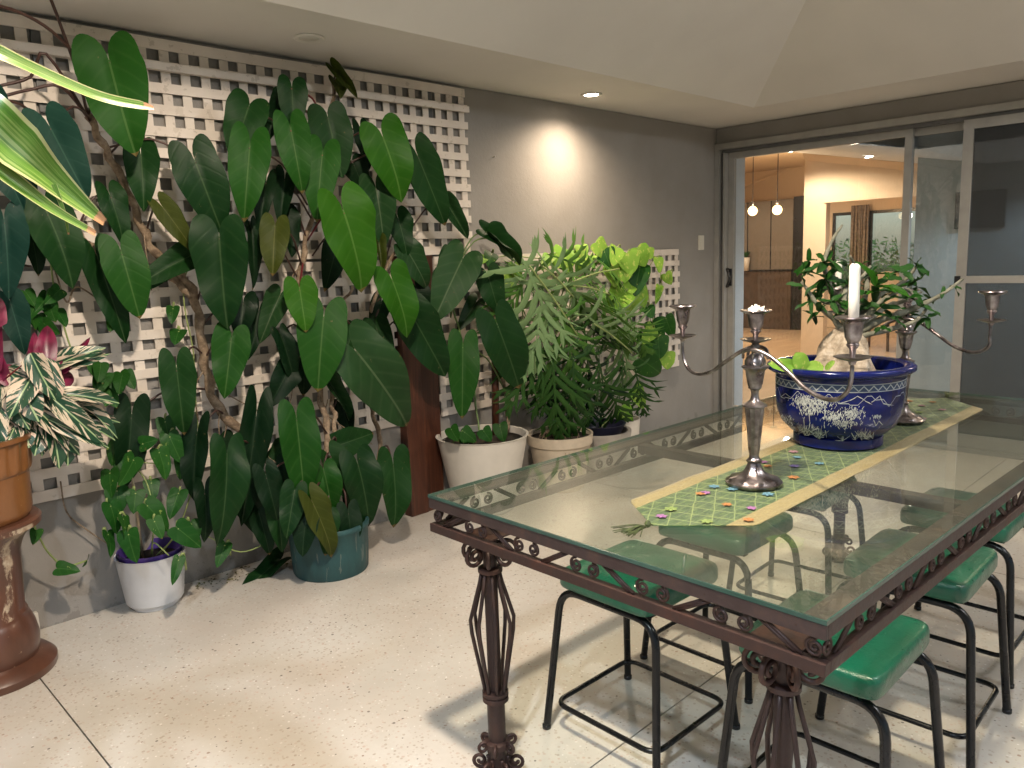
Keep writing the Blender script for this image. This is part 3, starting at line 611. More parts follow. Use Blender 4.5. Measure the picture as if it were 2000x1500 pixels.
B().lathe([(.0,-.07),(.10,-.06),(.15,-.02),(.155,0)],40,(-3.0,-5.0,3.496)).put('diffuser',MT['lampcool'],g,True)
l=bpy.data.lights.new('lamp_light','POINT'); l.energy=110; l.color=(.95,.97,1); l.shadow_soft_size=.15
o=bpy.data.objects.new('lamp_light',l); COL.objects.link(o); o.parent=g; o.matrix_parent_inverse=WM[g.name].inverted(); o.matrix_basis=Matrix.Translation((-3.0,-5.0,3.25))
# interior lamps
dP=aZ(1700,287,2.42)
downlight(dP.x,dP.y,zc(dP.y)-.002,'lit downlight in the blue-white ceiling seen through the open doorway',150,(1,.85,.68),nx=0,ny=.2,r=.05)
downlight(1.0,-2.4,zc(-1.5)-.002,'lit cool downlight inside the passage behind the closed glass door',120,(.84,.94,1),'lampcool')  # lamp added to light the grey passage wall
downlight(3.2,.9,zc(.9)-.002,'lit downlight washing the peach wall of the house, above the doorway view',200,(1,.78,.55),nx=0,ny=.2)  # extra hidden lamp added to brighten the peach wall
downlight(5.6,3.2,2.849,'lit downlight in the kitchen ceiling beyond the pendants',260,(1,.8,.58))  # unseen fill light added for the kitchen
for px,py in((1470,412),(1518,410)):
    P=aX(px,py,5); l=bpy.data.lights.new('lamp_light','POINT'); l.energy=60; l.color=(1,.66,.36); l.shadow_soft_size=.075
    g=[o for o in COL.objects if o.name.startswith('pendant_lamp') and (WM[o.name].translation-P).length<.1][0]
    o=bpy.data.objects.new('lamp_light',l); COL.objects.link(o); o.parent=g; o.matrix_parent_inverse=WM[g.name].inverted(); o.matrix_basis=Matrix.Translation(P+V((-.09,-.09,0)))
# ================================================================ TRELLIS
PIT=.0865; SW=.0405
def trellis(x0,x1,z0,z1,label,rails=()):
    g=root('trellis_panel',((x0+x1)/2,-.01,z0),label,'trellis','trellis panels on the grey wall')
    nx=int(round((x1-x0-SW)/PIT)); px=(x1-x0-SW)/nx; nz=int(round((z1-z0-SW)/PIT)); pz=(z1-z0-SW)/nz
    mv=B().box((-SW/2,-.019,0),(SW/2,-.012,z1-z0-.004)).me('upright_slat'); 
    mhs=[]
    for q in range(5):
        b=B(); n=10; ln_=x1-x0+.03; a1,a2=random.uniform(-.0025,.0025),random.random()*6
        vs=[(ln_*i/n,y+random.uniform(-.0004,.0004),z+a1*math.sin(i*.9+a2)) for i in range(n+1) for y,z in((-.027,-SW/2),(-.0195,-SW/2),(-.0195,SW/2),(-.027,SW/2))]
        b.add(vs,[(i*4+j,(i+1)*4+j,(i+1)*4+(j+1)%4,i*4+(j+1)%4) for i in range(n) for j in range(4)]+[(0,1,2,3),(n*4+3,n*4+2,n*4+1,n*4)]); mhs.append(b.me('cross_slat'))
    for i in range(nx+1):
        put('upright_slat',mv,MT['lattice'],g,Matrix.Translation((x0+SW/2+i*px+random.gauss(0,.0015),0,z0+.002))@Matrix.Rotation(random.gauss(0,.0012),4,'Y'))
    for j in range(nz+1):
        M=Matrix.Translation((x0-.015+random.gauss(0,.003),random.gauss(0,.0006),z0+SW/2+j*pz+random.gauss(0,.0015)))@Matrix.Rotation(random.gauss(0,.0011),4,'Y')
        if j in(0,nz): M=Matrix.Translation((0.012,0,0))@M@Matrix.Scale((x1-x0+.006)/(x1-x0+.03),4,(1,0,0))@Matrix.Scale(1.12,4,(0,0,1))
        put('cross_slat',mhs[j%5],MT['lattice'],g,M)
    # wall battens behind
    for xx in(x0+.25,x1-.25): B().box((xx-.02,-.0115,z0+.03),(xx+.02,-.001,z1-.03)).put('batten',MT['aludark'],g)
    if rails:
        for zz in rails: B().box((x0,-.052,zz-.017),(x1+.012,-.0285,zz+.017),.004).put('rail',MT['lattice'],g)
trellis(-5.16,-2.755,1.452,2.375,'tall upper white trellis panel ending beside the blank grey wall',(2.262,))
trellis(-7.60,-5.20,1.452,2.375,'upper white trellis panel at the far left edge, mostly out of the picture',(2.262,))
trellis(-5.74,-3.335,.527,1.435,'lower white trellis panel behind the big climbing plant, left of the timber post')
trellis(-3.03,-.59,.527,1.445,'low white trellis panel behind the split-leaf plant, right of the timber post')
# timber post: two boards
g=root('timber_post',(-3.21,-.04,0),'dark red timber boards standing upright against the wall between the lower trellises','post')
for x0,x1,yy in((-3.322,-3.20,-.066),(-3.196,-3.075,-.058)): B().box((x0,yy,.0),(x1,-.002,1.45),.004).put('board',MT['wood'],g)
# ================================================================ TABLE
ZT=.806; TA=-.02815; TL,TW=2.307,1.087
TM=Matrix.Translation((-4.6295,-1.9038,0))@Matrix.Rotation(TA,4,'Z')
table=put('glass_table',None,None,None,TM,'rusty wrought-iron scroll table with a clear glass top, set with a runner','table')
def tp(name,b,mat,par=table,smooth=False,M=None): 
    return b.put(name,MT[mat],par,smooth,45 if smooth else None,M=TM@(M or Matrix()))
gm=B().box((.003,-TW+.003,ZT-.008),(TL-.003,-.003,ZT)).me('glass_top')
gt=put('glass_top',gm,MT['glass'],table,TM)
e=.0012
B().box((0,-TW,ZT-.0085),(.003,0,ZT-.0003)).box((TL-.003,-TW,ZT-.0085),(TL,0,ZT-.0003)).box((.003,-TW,ZT-.0085),(TL-.003,-TW+.003,ZT-.0003)).box((.003,-.003,ZT-.0085),(TL-.003,0,ZT-.0003)).put('glass_edge',MT['glassedge'],gt,M=TM)
zt1=ZT-.0095; zt0=zt1-.027; zl1=zt0-.043; zl0=zl1-.023
tp('top_rail',B().box((.001,-TW+.001,zt0),(.009,-.001,zt1),.002),'ironrail')
tp('top_rail',B().box((TL-.009,-TW+.001,zt0),(TL-.001,-.001,zt1),.002),'ironrail')
tp('top_rail',B().box((.0095,-.009,zt0),(TL-.0095,-.001,zt1),.002),'ironrail')
tp('top_rail',B().box((.0095,-TW+.001,zt0),(TL-.0095,-TW+.009,zt1),.002),'ironrail')
tp('ledge',B().box((.0095,-TW+.0095,zt1-.006),(.024,-.0095,zt1-.001)),'ironrail')
tp('ledge',B().box((TL-.05,-TW+.0095,zt1-.006),(TL-.0095,-.0095,zt1-.001)),'ironrail')
tp('ledge',B().box((.0245,-.052,zt1-.006),(TL-.0505,-.0095,zt1-.001)),'ironrail')
tp('ledge',B().box((.0245,-TW+.0095,zt1-.006),(TL-.0505,-TW+.052,zt1-.001)),'ironrail')
for bx in(((.001,-TW+.001,zl0),(.022,-.001,zl1)),((TL-.022,-TW+.001,zl0),(TL-.001,-.001,zl1)),((.0225,-.022,zl0),(TL-.0225,-.001,zl1)),((.0225,-TW+.001,zl0),(TL-.0225,-TW+.022,zl1))):
    tp('lower_rail',B().box(bx[0],bx[1],.002),'iron')
tp('cross_bar',B().box((.83,-TW+.0525,zt1-.034),(.868,-.0525,zt1-.0065),.002),'ironrail')
def spiral(R,turns=1.6,r1=.25,start=0,n=26,sgn=1):
    return [V((math.cos(start+sgn*2*PI*turns*t)*R*(1-(1-r1)*t),0,math.sin(start+sgn*2*PI*turns*t)*R*(1-(1-r1)*t))) for t in [i/n for i in range(n+1)]]
gap=zt0-zl1; RS=gap/2-.0015
scA=B().tube(spiral(RS-.003,1.7,.2,PI/2,26,1),.0034,6).me('scroll',True); scB=B().tube(spiral(RS-.003,1.7,.2,PI/2,26,-1),.0034,6).me('scroll',True)
def frieze(O,ax,length,npair,inset=.0055):
    R_=Matrix(((ax.x,-ax.y,0,0),(ax.y,ax.x,0,0),(0,0,1,0),(0,0,0,1)))
    F=TM@Matrix.Translation(O)@R_; zc_=(zt0+zl1)/2; pitch=length/npair
    for k in range(npair+1):
        s=k*pitch
        for sg,me in((-1,scA),(1,scB)):
            x=s+sg*(RS+.004)
            if x<.01 or x>length-.01: continue
            put('scroll',me,MT['iron'],table,F@Matrix.Translation((x,0,zc_)))
        if k<npair:
            for off in(0,.012):
                a=V((s+2*RS+.010+off,0,zt0 if k%2 else zl1+.002)); b=V((s+pitch-2*RS-.018+off,0,zl1+.002 if k%2 else zt0))
                if k%2==0: a.z,b.z=(zl1+.001,zt0-.001) if (npair%2==1) else (zl1+.001,zt0-.001)
                B().tube([a,(a+b)/2,b],.0038,6).put('diagonal_bar',MT['iron'],table,True,M=F)
            if k%3==1 or k==npair-1: B().lathe([(.0,-.003),(.006,-.0025),(.009,0)],14).put('bolt_head',MT['iron'],table,True,M=F@Matrix.Translation((s+pitch*.7,-.0062,zt0+.012))@Matrix.Rotation(PI/2,4,'X')@Matrix.Scale(-1,4,(0,0,1)))
fr_in=.012
frieze(V((.010,-.0,0)),V((0,-1,0)),TW,6)
frieze(V((TL-.010,-0,0)),V((0,-1,0)),TW,6)
frieze(V((0,-.010,0)),V((1,0,0)),TL,13)
frieze(V((0,-TW+.010,0)),V((1,0,0)),TL,13)
def table_leg(u,v):
    L0=V((u,-v,0)); 
    lg=tp('leg',B().tube([L0+V((0,0,.012)),L0+V((0,0,zl0))],.0185,16).tube([L0+V((0,0,.0)),L0+V((0,0,.23))],.0245,16),'ironleg',smooth=True)
    tp('ring',B().lathe([(.026,.592),(.033,.596),(.033,.606),(.026,.61)],20,L0),'iron',lg,True)
    tp('collar',B().lathe([(.026,.222),(.036,.226),(.036,.237),(.031,.240),(.036,.243),(.036,.252),(.026,.256)],22,L0),'iron',lg,True)
    tp('base_ring',B().lathe([(.026,.085),(.036,.089),(.036,.104),(.026,.108)],22,L0),'iron',lg,True)
    tp('foot',B().lathe([(.03,0),(.055,.002),(.055,.012),(.03,.016)],22,L0),'iron',lg,True)
    tp('mounting_plate',B().box(L0+V((-.05,-.05,zl0-.004)),L0+V((.05,.05,zl0-.0005))),'iron',lg)
    rod=B().tube([(.0225,0,.60),(.030,0,.565),(.059,0,.462),(.0565,0,.425),(.030,0,.27),(.0265,0,.235)],.0052,6).me('cage_rod',True)
    st=B().tube([(p.x+.046,0,p.z+.647) for p in spiral(.034,1.7,.2,PI*.9,26,-1)],.0058,6).me('top_scroll',True)
    sb=B().tube([(p.x+.050,0,p.z+.042) for p in spiral(.026,1.6,.2,PI*.8,22,1)],.0055,6).me('foot_scroll',True)
    ss=B().tube([(p.x+.042,0,p.z+.092) for p in spiral(.017,1.3,.3,PI*.9,18,-1)],.0048,6).me('foot_scroll',True)
    for k in range(8): put('cage_rod',rod,MT['ironleg'],lg,TM@Matrix.Translation(L0)@Matrix.Rotation(2*PI*k/8+.2,4,'Z'))
    for k in range(7): put('top_scroll',st,MT['iron'],lg,TM@Matrix.Translation(L0)@Matrix.Rotation(2*PI*k/7+.35,4,'Z'))
    for k in range(6):
        put('foot_scroll',sb,MT['iron'],lg,TM@Matrix.Translation(L0)@Matrix.Rotation(2*PI*k/6+.2,4,'Z'))
        put('foot_scroll',ss,MT['iron'],lg,TM@Matrix.Translation(L0)@Matrix.Rotation(2*PI*k/6+.7,4,'Z'))
for u in(.10,TL-.10):
    for v in(.125,TW-.125): table_leg(u,v)
# ================================================================ STOOLS
def make_stool(c,rz,label):
    M=Matrix.Translation(V(c))@Matrix.Rotation(rz,4,'Z')
    g=put('stool',None,None,None,M,label,'stool','green stools under the table')
    rows=[(.50,.4635),(.94,.4635),(.985,.466),(1.0,.474),(1.0,.500),(.985,.510),(.955,.5145),(.90,.5165),(.7,.521),(.45,.5235),(.2,.5245)]
    vs=[]; npt=40
    for q,z in rows:
        for k in range(npt):
            a=2*PI*(k+.5)/npt; ca,sa=math.cos(a),math.sin(a); pw=.17 if q>.6 else .4
            x=math.copysign(abs(ca)**pw,ca)*.181; y=math.copysign(abs(sa)**pw,sa)*.166
            e_=(1-q); x=math.copysign(max(0,abs(x)-e_*.166),x) if q>.6 else x*q; y=math.copysign(max(0,abs(y)-e_*.166),y) if q>.6 else y*q
            vs.append((x,y,z+.0018*math.sin(x*40+c[0]*9)*math.sin(y*37)*(1 if z>.512 else 0)))
    fs=[(i*npt+k,i*npt+(k+1)%npt,(i+1)*npt+(k+1)%npt,(i+1)*npt+k) for i in range(len(rows)-1) for k in range(npt)]+[tuple(range(npt-1,-1,-1)),tuple((len(rows)-1)*npt+k for k in range(npt))]
    seat=put('seat',mesh('seat',vs,fs,True),MT['vinyl'],g,M)
    for sx in(-1,1):
        B().tube([(sx*.170,-.150,.5135),(sx*.170,.150,.5135)],.0011,5).put('seam',MT['thread'],seat,M=M)
        B().box((sx*.125-.012,-.15,.452),(sx*.125+.012,.15,.4615)).put('seat_bracket',MT['black'],g,M=M)
        f=fillet([(sx*.196,-.205,.003),(sx*.150,-.172,.445),(sx*.150,.172,.445),(sx*.196,.205,.003)],.07,7)
        B().tube(f,.0115,10).put('leg_frame',MT['black'],g,True,50,M=M)
        for sy in(-1,1): B().lathe([(.0125,0),(.0135,.001),(.0135,.012),(.0125,.013)],12,(sx*.196,sy*.205,.0)).put('rubber_foot',MT['tv'],g,True,M=M)
    q=.176; w=.184
    B().tube(fillet([(-q,-w,.085),(q,-w,.085),(q,w,.085),(-q,w,.085)],.045,6,True),.0078,9,False).put('foot_ring',MT['black'],g,True,M=M)
    return g
st=make_stool((-4.095,-2.195,0),-.03,'green vinyl stool at the left end of the table, its legs clear of the others')
for c,rz,lab in(((-3.555,-2.165,0),-.02,'green vinyl stool tucked beneath the near end of the runner on the trellis side'),
  ((-2.985,-2.16,0),.03,'green vinyl stool beside the far table leg, mostly hidden under the runner'),
  ((-4.105,-2.775,0),.01,'green vinyl stool whose seat juts out past the table corner closest to the viewer'),
  ((-3.49,-2.768,0),.02,'green vinyl stool in the middle of the door-side row, seat half under the glass'),
  ((-2.93,-2.735,0),-.01,'green vinyl stool at the far end of the door-side row, at the right picture edge')):
    copy_thing(st,Matrix.Translation(V(c))@Matrix.Rotation(rz,4,'Z'),lab)
# ================================================================ RUNNER
# ================================================================ TABLE RUNNER
ZR=ZT+.0012
def runner():
    P=[(-4.462,-2.503),(-4.345,-2.352),(-2.64,-2.375),(-2.50,-2.525),(-2.665,-2.702),(-4.315,-2.680)]
    P=[V((x,y)) for x,y in P]; n=len(P)
    def edist(q):
        return min(abs((P[(i+1)%n]-P[i]).normalized().cross(q-P[i])) if True else 0 for i in range(n))
    bm=bmesh.new(); nx,ny=110,24
    def width(x):
        # y range of the hexagon at x
        ys=[]
        for i in range(n):
            a,b=P[i],P[(i+1)%n]
            if (a.x-x)*(b.x-x)<=0 and abs(a.x-b.x)>1e-6: ys.append(a.y+(b.y-a.y)*(x-a.x)/(b.x-a.x))
        return min(ys),max(ys)
    vs=[];uv=[];ed=[]
    for i in range(nx+1):
        x=-4.4619+(1.9618)*i/nx; lo,hi=width(x)
        for j in range(ny+1):
            y=lo+(hi-lo)*j/ny; z=ZR+.0012+.0022*max(0,math.sin(x*9+y*5))*(.4+.6*math.sin(x*23+1))**2
            vs.append((x,y,z)); uv.append((x,y)); ed.append((min(edist(V((x,y))),.2) if 0 else min(min((P[(k+1)%n]-P[k]).normalized().cross(V((x,y))-P[k])*-1 if (P[(k+1)%n]-P[k]).normalized().cross(V((x,y))-P[k])<0 else (P[(k+1)%n]-P[k]).normalized().cross(V((x,y))-P[k]) for k in (1,4)),.2),0))
    m=len(vs); fs=[(i*(ny+1)+j,(i+1)*(ny+1)+j,(i+1)*(ny+1)+j+1,i*(ny+1)+j+1) for i in range(nx) for j in range(ny)]
    vs+=[(x,y,z-.0011) for x,y,z in vs]; fs+=[tuple(q+m for q in reversed(f)) for f in fs]
    rim=[j for j in range(ny+1)]+[i*(ny+1)+ny for i in range(1,nx+1)]+[nx*(ny+1)+j for j in range(ny-1,-1,-1)]+[i*(ny+1) for i in range(nx-1,0,-1)]
    fs+=[(rim[i],rim[(i+1)%len(rim)],rim[(i+1)%len(rim)]+m,rim[i]+m) for i in range(len(rim))]
    me=mesh('cloth',vs,fs,True,uv+uv); l=me.uv_layers.new(name='Edge'); ed2=ed+ed
    for lp in me.loops: l.data[lp.index].uv=ed2[lp.vertex_index]
    bm.free(); return me
rn=root('table_runner',(-3.5,-2.52,ZR),'long green and gold brocade runner with pointed ends and tassels on the glass','runner')
put('cloth',runner(),MT['runner'],rn)
fc=[(.34,.15,.33),(.45,.20,.07),(.13,.27,.34),(.24,.32,.10),(.42,.24,.27),(.22,.17,.36)]
FM=[simple('embroidered_petals_%s'%n_,c,.7,var=.35,nscale=150) for n_,c in zip(('violet','orange','blue','green','pink','mauve'),fc)]
def in_runner(x,y): return -4.40<x<-2.6 and -2.62<y<-2.435
fpos=[(1340,1012-0)]
def flower(P,k):
    b=B(); n=6; s=.013+random.random()*.005; ph=random.random()*6
    for q in range(n):
        a=ph+q*2*PI/n; d=V((math.cos(a),math.sin(a),0)); e=V((-d.y,d.x,0))
        b.add([P,P+d*s*.5-e*s*.38,P+d*s*(.9+.2*random.random()),P+d*s*.5+e*s*.38],[(0,1,2,3)])
        b.add([V(v)+V((0,0,.0008)) for v in (P,P+d*s*.5-e*s*.38,P+d*s,P+d*s*.5+e*s*.38)],[(0,1,2,3)])
    b.put('embroidered_flower',FM[k],rn)
pxs=[(1292,1008,0),(1310,994,3),(1368,964,1),(1378,962,0),(1420,985,1),(1395,950,2),(1468,992,0),(1430,955,2),(1462,1015,1),(1380,1018,3),(1492,902,0),(1500,910,1),(1550,882,4),(1557,893,2),(1552,910,5),(1600,905,2),(1550,932,1),(1500,965,2),(1430,935,1),(1775,783,1),(1800,792,4),(1822,785,1),(1802,817,4),(1840,800,4),(1795,805,3)]
for x,y,k in pxs: flower(aZ(x,y,ZR+.0052),k)
def tassel(P,d,par,n=34,ln=.085):
    b=B(); d=V(d).normalized(); e=V((-d.y,d.x,0))
    b.lathe([(.001,-.004),(.006,0),(.008,.006),(.005,.012),(.001,.014)],10,P+V((0,0,.001)))
    for i in range(n):
        s=random.gauss(0,.35); q=[P,P+d*ln*.35+e*s*.018+V((0,0,random.random()*.010)),P+d*ln*(.8+random.random()*.25)+e*s*.055+V((0,0,random.random()*.008+.001))]
        b.tube(spline(q,3),.0011,4,False)
    b.put('tassel',MT['tassel'],par)
tassel(V((-4.478,-2.503,ZT+.004)),(-1,.10,0),rn); tassel(V((-2.49,-2.527,ZT+.004)),(1,.1,0),rn)
B().tube([(-4.462,-2.503,ZR+.003),(-4.48,-2.503,ZT+.008)],.002,6).put('tassel_cord',MT['tassel'],rn)
ZO=ZR+.0048   # things stand on the cloth
# ================================================================ CANDELABRA
def cup_prof(): return [(.0,0),(.006,.0),(.007,.018),(.013,.026),(.014,.029),(.011,.032),(.017,.045),(.020,.070),(.022,.078),(.035,.084),(.0395,.087),(.038,.090),(.021,.0875),(.0125,.0865),(.012,.06),(.0,.059)]
def pan_prof(n_): return [(0,-.012),(.006,-.010),(.009,-.002),(.022,.0015),(.036,.006),(.0395,.0085),(.037,.0095),(.02,.005),(.006,.006),(0,.006)]
def candelabrum(P,rightdir,R,label,tilt=0):
    g=root('candelabrum',P,label,'candelabrum','silver candelabra on the runner')
    o=V((P.x,P.y,ZO))
    B().lathe([(.0,0),(.068,0),(.072,.004),(.072,.009),(.064,.013),(.062,.017),(.045,.022),(.028,.032),(.019,.048),(.016,.058),(.019,.061),(.0195,.065),(.015,.068),(.012,.074),(.0125,.08)],48,o,.035,8,(.016,.07)).put('base',MT['silver'],g,True,50)
    B().lathe([(.0118,.080),(.0135,.09),(.0225,.197),(.0235,.203)],36,o,.05,12).put('fluted_column',MT['silver'],g,True,50)
    B().lathe([(.0235,.203),(.031,.207),(.031,.211),(.020,.217),(.012,.224),(.009,.236),(.010,.246),(.014,.252),(.0165,.254),(.0165,.259),(.019,.266),(.022,.285),(.024,.300),(.034,.308),(.034,.311),(.026,.314)],36,o).put('vase_knop',MT['silver'],g,True,50)
    B().lathe([(.026,.3135),(.0265,.324),(.020,.337),(.010,.343),(.009,.352),(.012,.362),(.009,.368)],32,o).put('ball_knop',MT['silver'],g,True,50)
    c=o+V((0,0,.372)); B().lathe(pan_prof(0),32,c).put('drip_pan',MT['silver'],g,True,50)
    B().lathe([(r,z*.86) for r,z in cup_prof()],32,c+V((0,0,.005)),.03,10,(.03,.06)).put('candle_cup',MT['silver'],g,True,50)
    tops=[c+V((0,0,.08))]
    d=V((rightdir.x,rightdir.y,0)).normalized(); e=V((-d.y,d.x,0))
    for sg in(1,-1):
        pts=[(-.028,.331,-.016),(-.012,.350,-.026),(.022,.357,-.026),(.060,.345,-.012),(.110,.313,0),(.17,.278,.0),(.225,.262,0),(.268,.266,0),(.295,.288,0),(R,.318,0),(R+.001,.346,0)]
        q=[o+d*sg*(x*(R/.3) if x>.1 else x)+e*sg*s_+V((0,0,z)) for x,z,s_ in pts]
        rr=[.0035,.0048,.0055,.0056,.0056,.0055,.0052,.005,.0048,.0046,.0046]
        sp=spline(q,5); rs=[rr[min(10,i//5)] for i in range(len(sp))]
        B().tube(sp,rs,9).put('curved_arm',MT['silver'],g,True,60)
        lp=[o+d*sg*(.020*math.cos(t)+.030)+e*sg*-.018+V((0,0,.333+.020*math.sin(t))) for t in [k*.45-1 for k in range(13)]]
        B().tube(lp,.004,7).put('arm_scroll',MT['silver'],g,True)
        w=q[-1]; B().lathe(pan_prof(1),32,w+V((0,0,.012)),.03,10,(.003,.02)).put('drip_pan',MT['silver'],g,True,50)
        B().lathe(cup_prof(),32,w+V((0,0,.018)),.03,10,(.03,.07)).put('candle_cup',MT['silver'],g,True,50)
        tops.append(w+V((0,0,.018+.060)))
    return tops
c1=aZ(1472,945,ZO); r1=aD(1628,628,1.82); l1_=aD(1350,618,2.32); t1=candelabrum(c1,(r1-l1_),.305,'tarnished silver three-cup candelabrum standing in front of the blue pot')
c2=aZ(1762,822,ZO); r2=aD(1882,600,2.56); l2=aD(1655,590,2.97); t2=candelabrum(c2,(r2-l2),.295,'tarnished silver candelabrum behind the blue pot, reaching towards the dark screen')
def candle(P,h,r,label,lean=(0,0)):
    g=root('candle',P,label,'candle','candles in the candelabra'); b=B(); n=20; vs=[]
    rows=[(r,0),(r,h*.5),(r*1.01,h*.93),(r*.97,h*.985),(r*.8,h),(r*.35,h-.003),(0.0005,h-.004)]
    for q,(rr,z) in enumerate(rows):
        for k in range(n):
            a=2*PI*k/n; w=1+ (.07*math.sin(3*a+z*40) if z>h*.85 else .012*math.sin(5*a)); vs.append(P+V((rr*w*math.cos(a)+lean[0]*z,rr*w*math.sin(a)+lean[1]*z,z+(.003*math.sin(2*a) if q in(3,4) else 0))))
    b.add(vs,[(i*n+k,i*n+(k+1)%n,(i+1)*n+(k+1)%n,(i+1)*n+k) for i in range(len(rows)-1) for k in range(n)]+[tuple(range(n-1,-1,-1))])
    b.put('wax_stick',MT['wax'],g,True); B().tube([P+V((lean[0]*h,lean[1]*h,h-.005)),P+V((lean[0]*h+.001,lean[1]*h,h+.007))],.0009,5).put('wick',MT['tv'],g)
candle(t1[1],.140,.0112,'tall white half-burnt candle in the right cup of the front candelabrum',(.02,.02))
candle(t2[2],.125,.0112,'white candle rising behind the desert rose on the rear candelabrum')
b=B(); P=t1[0]+V((0,0,-.004)); bm=bmesh.new(); bmesh.ops.create_icosphere(bm,subdivisions=3,radius=1)
for v in bm.verts:
    s=1+.35*math.sin(v.co.x*5+1)*math.cos(v.co.y*6)+.2*math.sin(v.co.y*9)
    v.co=V((P.x+v.co.x*.018*s,P.y+v.co.y*.018*s,P.z+.001+max(-.3,v.co.z)*.013*s*(1+.4*math.sin(v.co.x*11))))
put('wax_stub',bm_mesh('wax_stub',bm,True),MT['wax'],label='lump of melted white wax left on the centre cup of the front candelabrum',cat='wax')
# ================================================================ LEAVES
def leaf_mesh(name,lobe=.24,fold=.16,droop=.12,wave=.03,seed=0,wid=1.0,point=.75,bulge=.75,rows=11,lrows=5,cols=5,asym=.0,tipcurl=0):
    rnd=random.Random(seed); ph=rnd.random()*6; ph2=rnd.random()*6
    def prof(u): return .5*max(0,1-u)**point*(1+bulge*u)
    vs=[];uv=[];idx={}
    def addv(x,y):
        k=(round(x,5),round(y,5))
        if k in idx: return idx[k]
        ax=abs(x); z=fold*ax*1.1-.25*fold*ax*ax*4
        z+=-droop*y*y+wave*math.sin(7*y+ph+(1.3 if x>0 else 0))*ax*2*1.2+wave*.6*math.sin(15*y+ph2)*ax*2*ax
        z+=-.5*lobe*ax*(1 if y<0 else 0)*(-y/lobe if lobe else 0)*.5
        xx=x+asym*y*y; zz=z-tipcurl*max(0,y-.6)**2
        if wave>.001:
            xx+=.05*wave*8*math.sin(3*y+ph2)*(y if y>0 else 0)*.25
        idx[k]=len(vs); vs.append((xx*wid,y,zz)); uv.append((x*.98+.5,y)); return idx[k]
    fs=[]
    for sd in(-1,1):
        R=[]
        if lobe>0:
            for i in range(lrows):
                t=i/lrows*PI/2; ap=.27
                inn=(ap*(1-math.sin(t))*(1),-lobe*math.cos(t)); out=(ap+.195*math.sin(t)**.9,-lobe*math.cos(t)**1.1)
                if i==0: inn=(ap-.02,-lobe); out=(ap+.02,-lobe)
                R.append((inn,out))
        for i in range(rows+1):
            u=i/rows; u=u**.92; w=prof(u)*(1+.03*math.sin(9*u+ph+sd))
            if lobe>0: w=w*(.93+.07*min(1,u*8))
            else: w=w*min(1,(u*6+.03))**.6
            if i==rows: w=.002
            R.append(((0,u),(w,u-.0*w)))
        G=[]
        for (a,b_) in R:
            G.append([addv(sd*(a[0]+(b_[0]-a[0])*j/(cols-1)),a[1]+(b_[1]-a[1])*j/(cols-1)) for j in range(cols)])
        for i in range(len(G)-1):
            for j in range(cols-1):
                q=[G[i][j],G[i][j+1],G[i+1][j+1],G[i+1][j]]; q2=[]
                for a in q:
                    if a not in q2: q2.append(a)
                if len(q2)>=3: fs.append(tuple(q2 if sd>0 else q2[::-1]))
    return mesh(name,vs,fs,True,uv)
HEART=[leaf_mesh('leaf',.24+.012*i,.20+.04*(i%3),.10+.05*(i%4),.035+.015*(i%3),i,tipcurl=.15+.2*(i%3),point=.72+.04*(i%3),asym=.05*((i%3)-1)) for i in range(9)]
HEARTW=[leaf_mesh('leaf',.2,.30,.30,.07,20+i,tipcurl=.4) for i in range(4)]
FOLD=[leaf_mesh('leaf',.2,.85,.2,.04,40+i) for i in range(3)]
POTH=[leaf_mesh('leaf',.13,.12,.22,.03,60+i,point=.7,bulge=.5,rows=7,lrows=3,cols=4) for i in range(4)]
LANCE=[leaf_mesh('leaf',0,.3,.35,.05,80+i,point=.62,bulge=.55,rows=9,cols=4) for i in range(5)]
OBLAN=[leaf_mesh('leaf',0,.25,.3,.04,100+i,point=.42,bulge=.9,rows=7,cols=3) for i in range(3)]
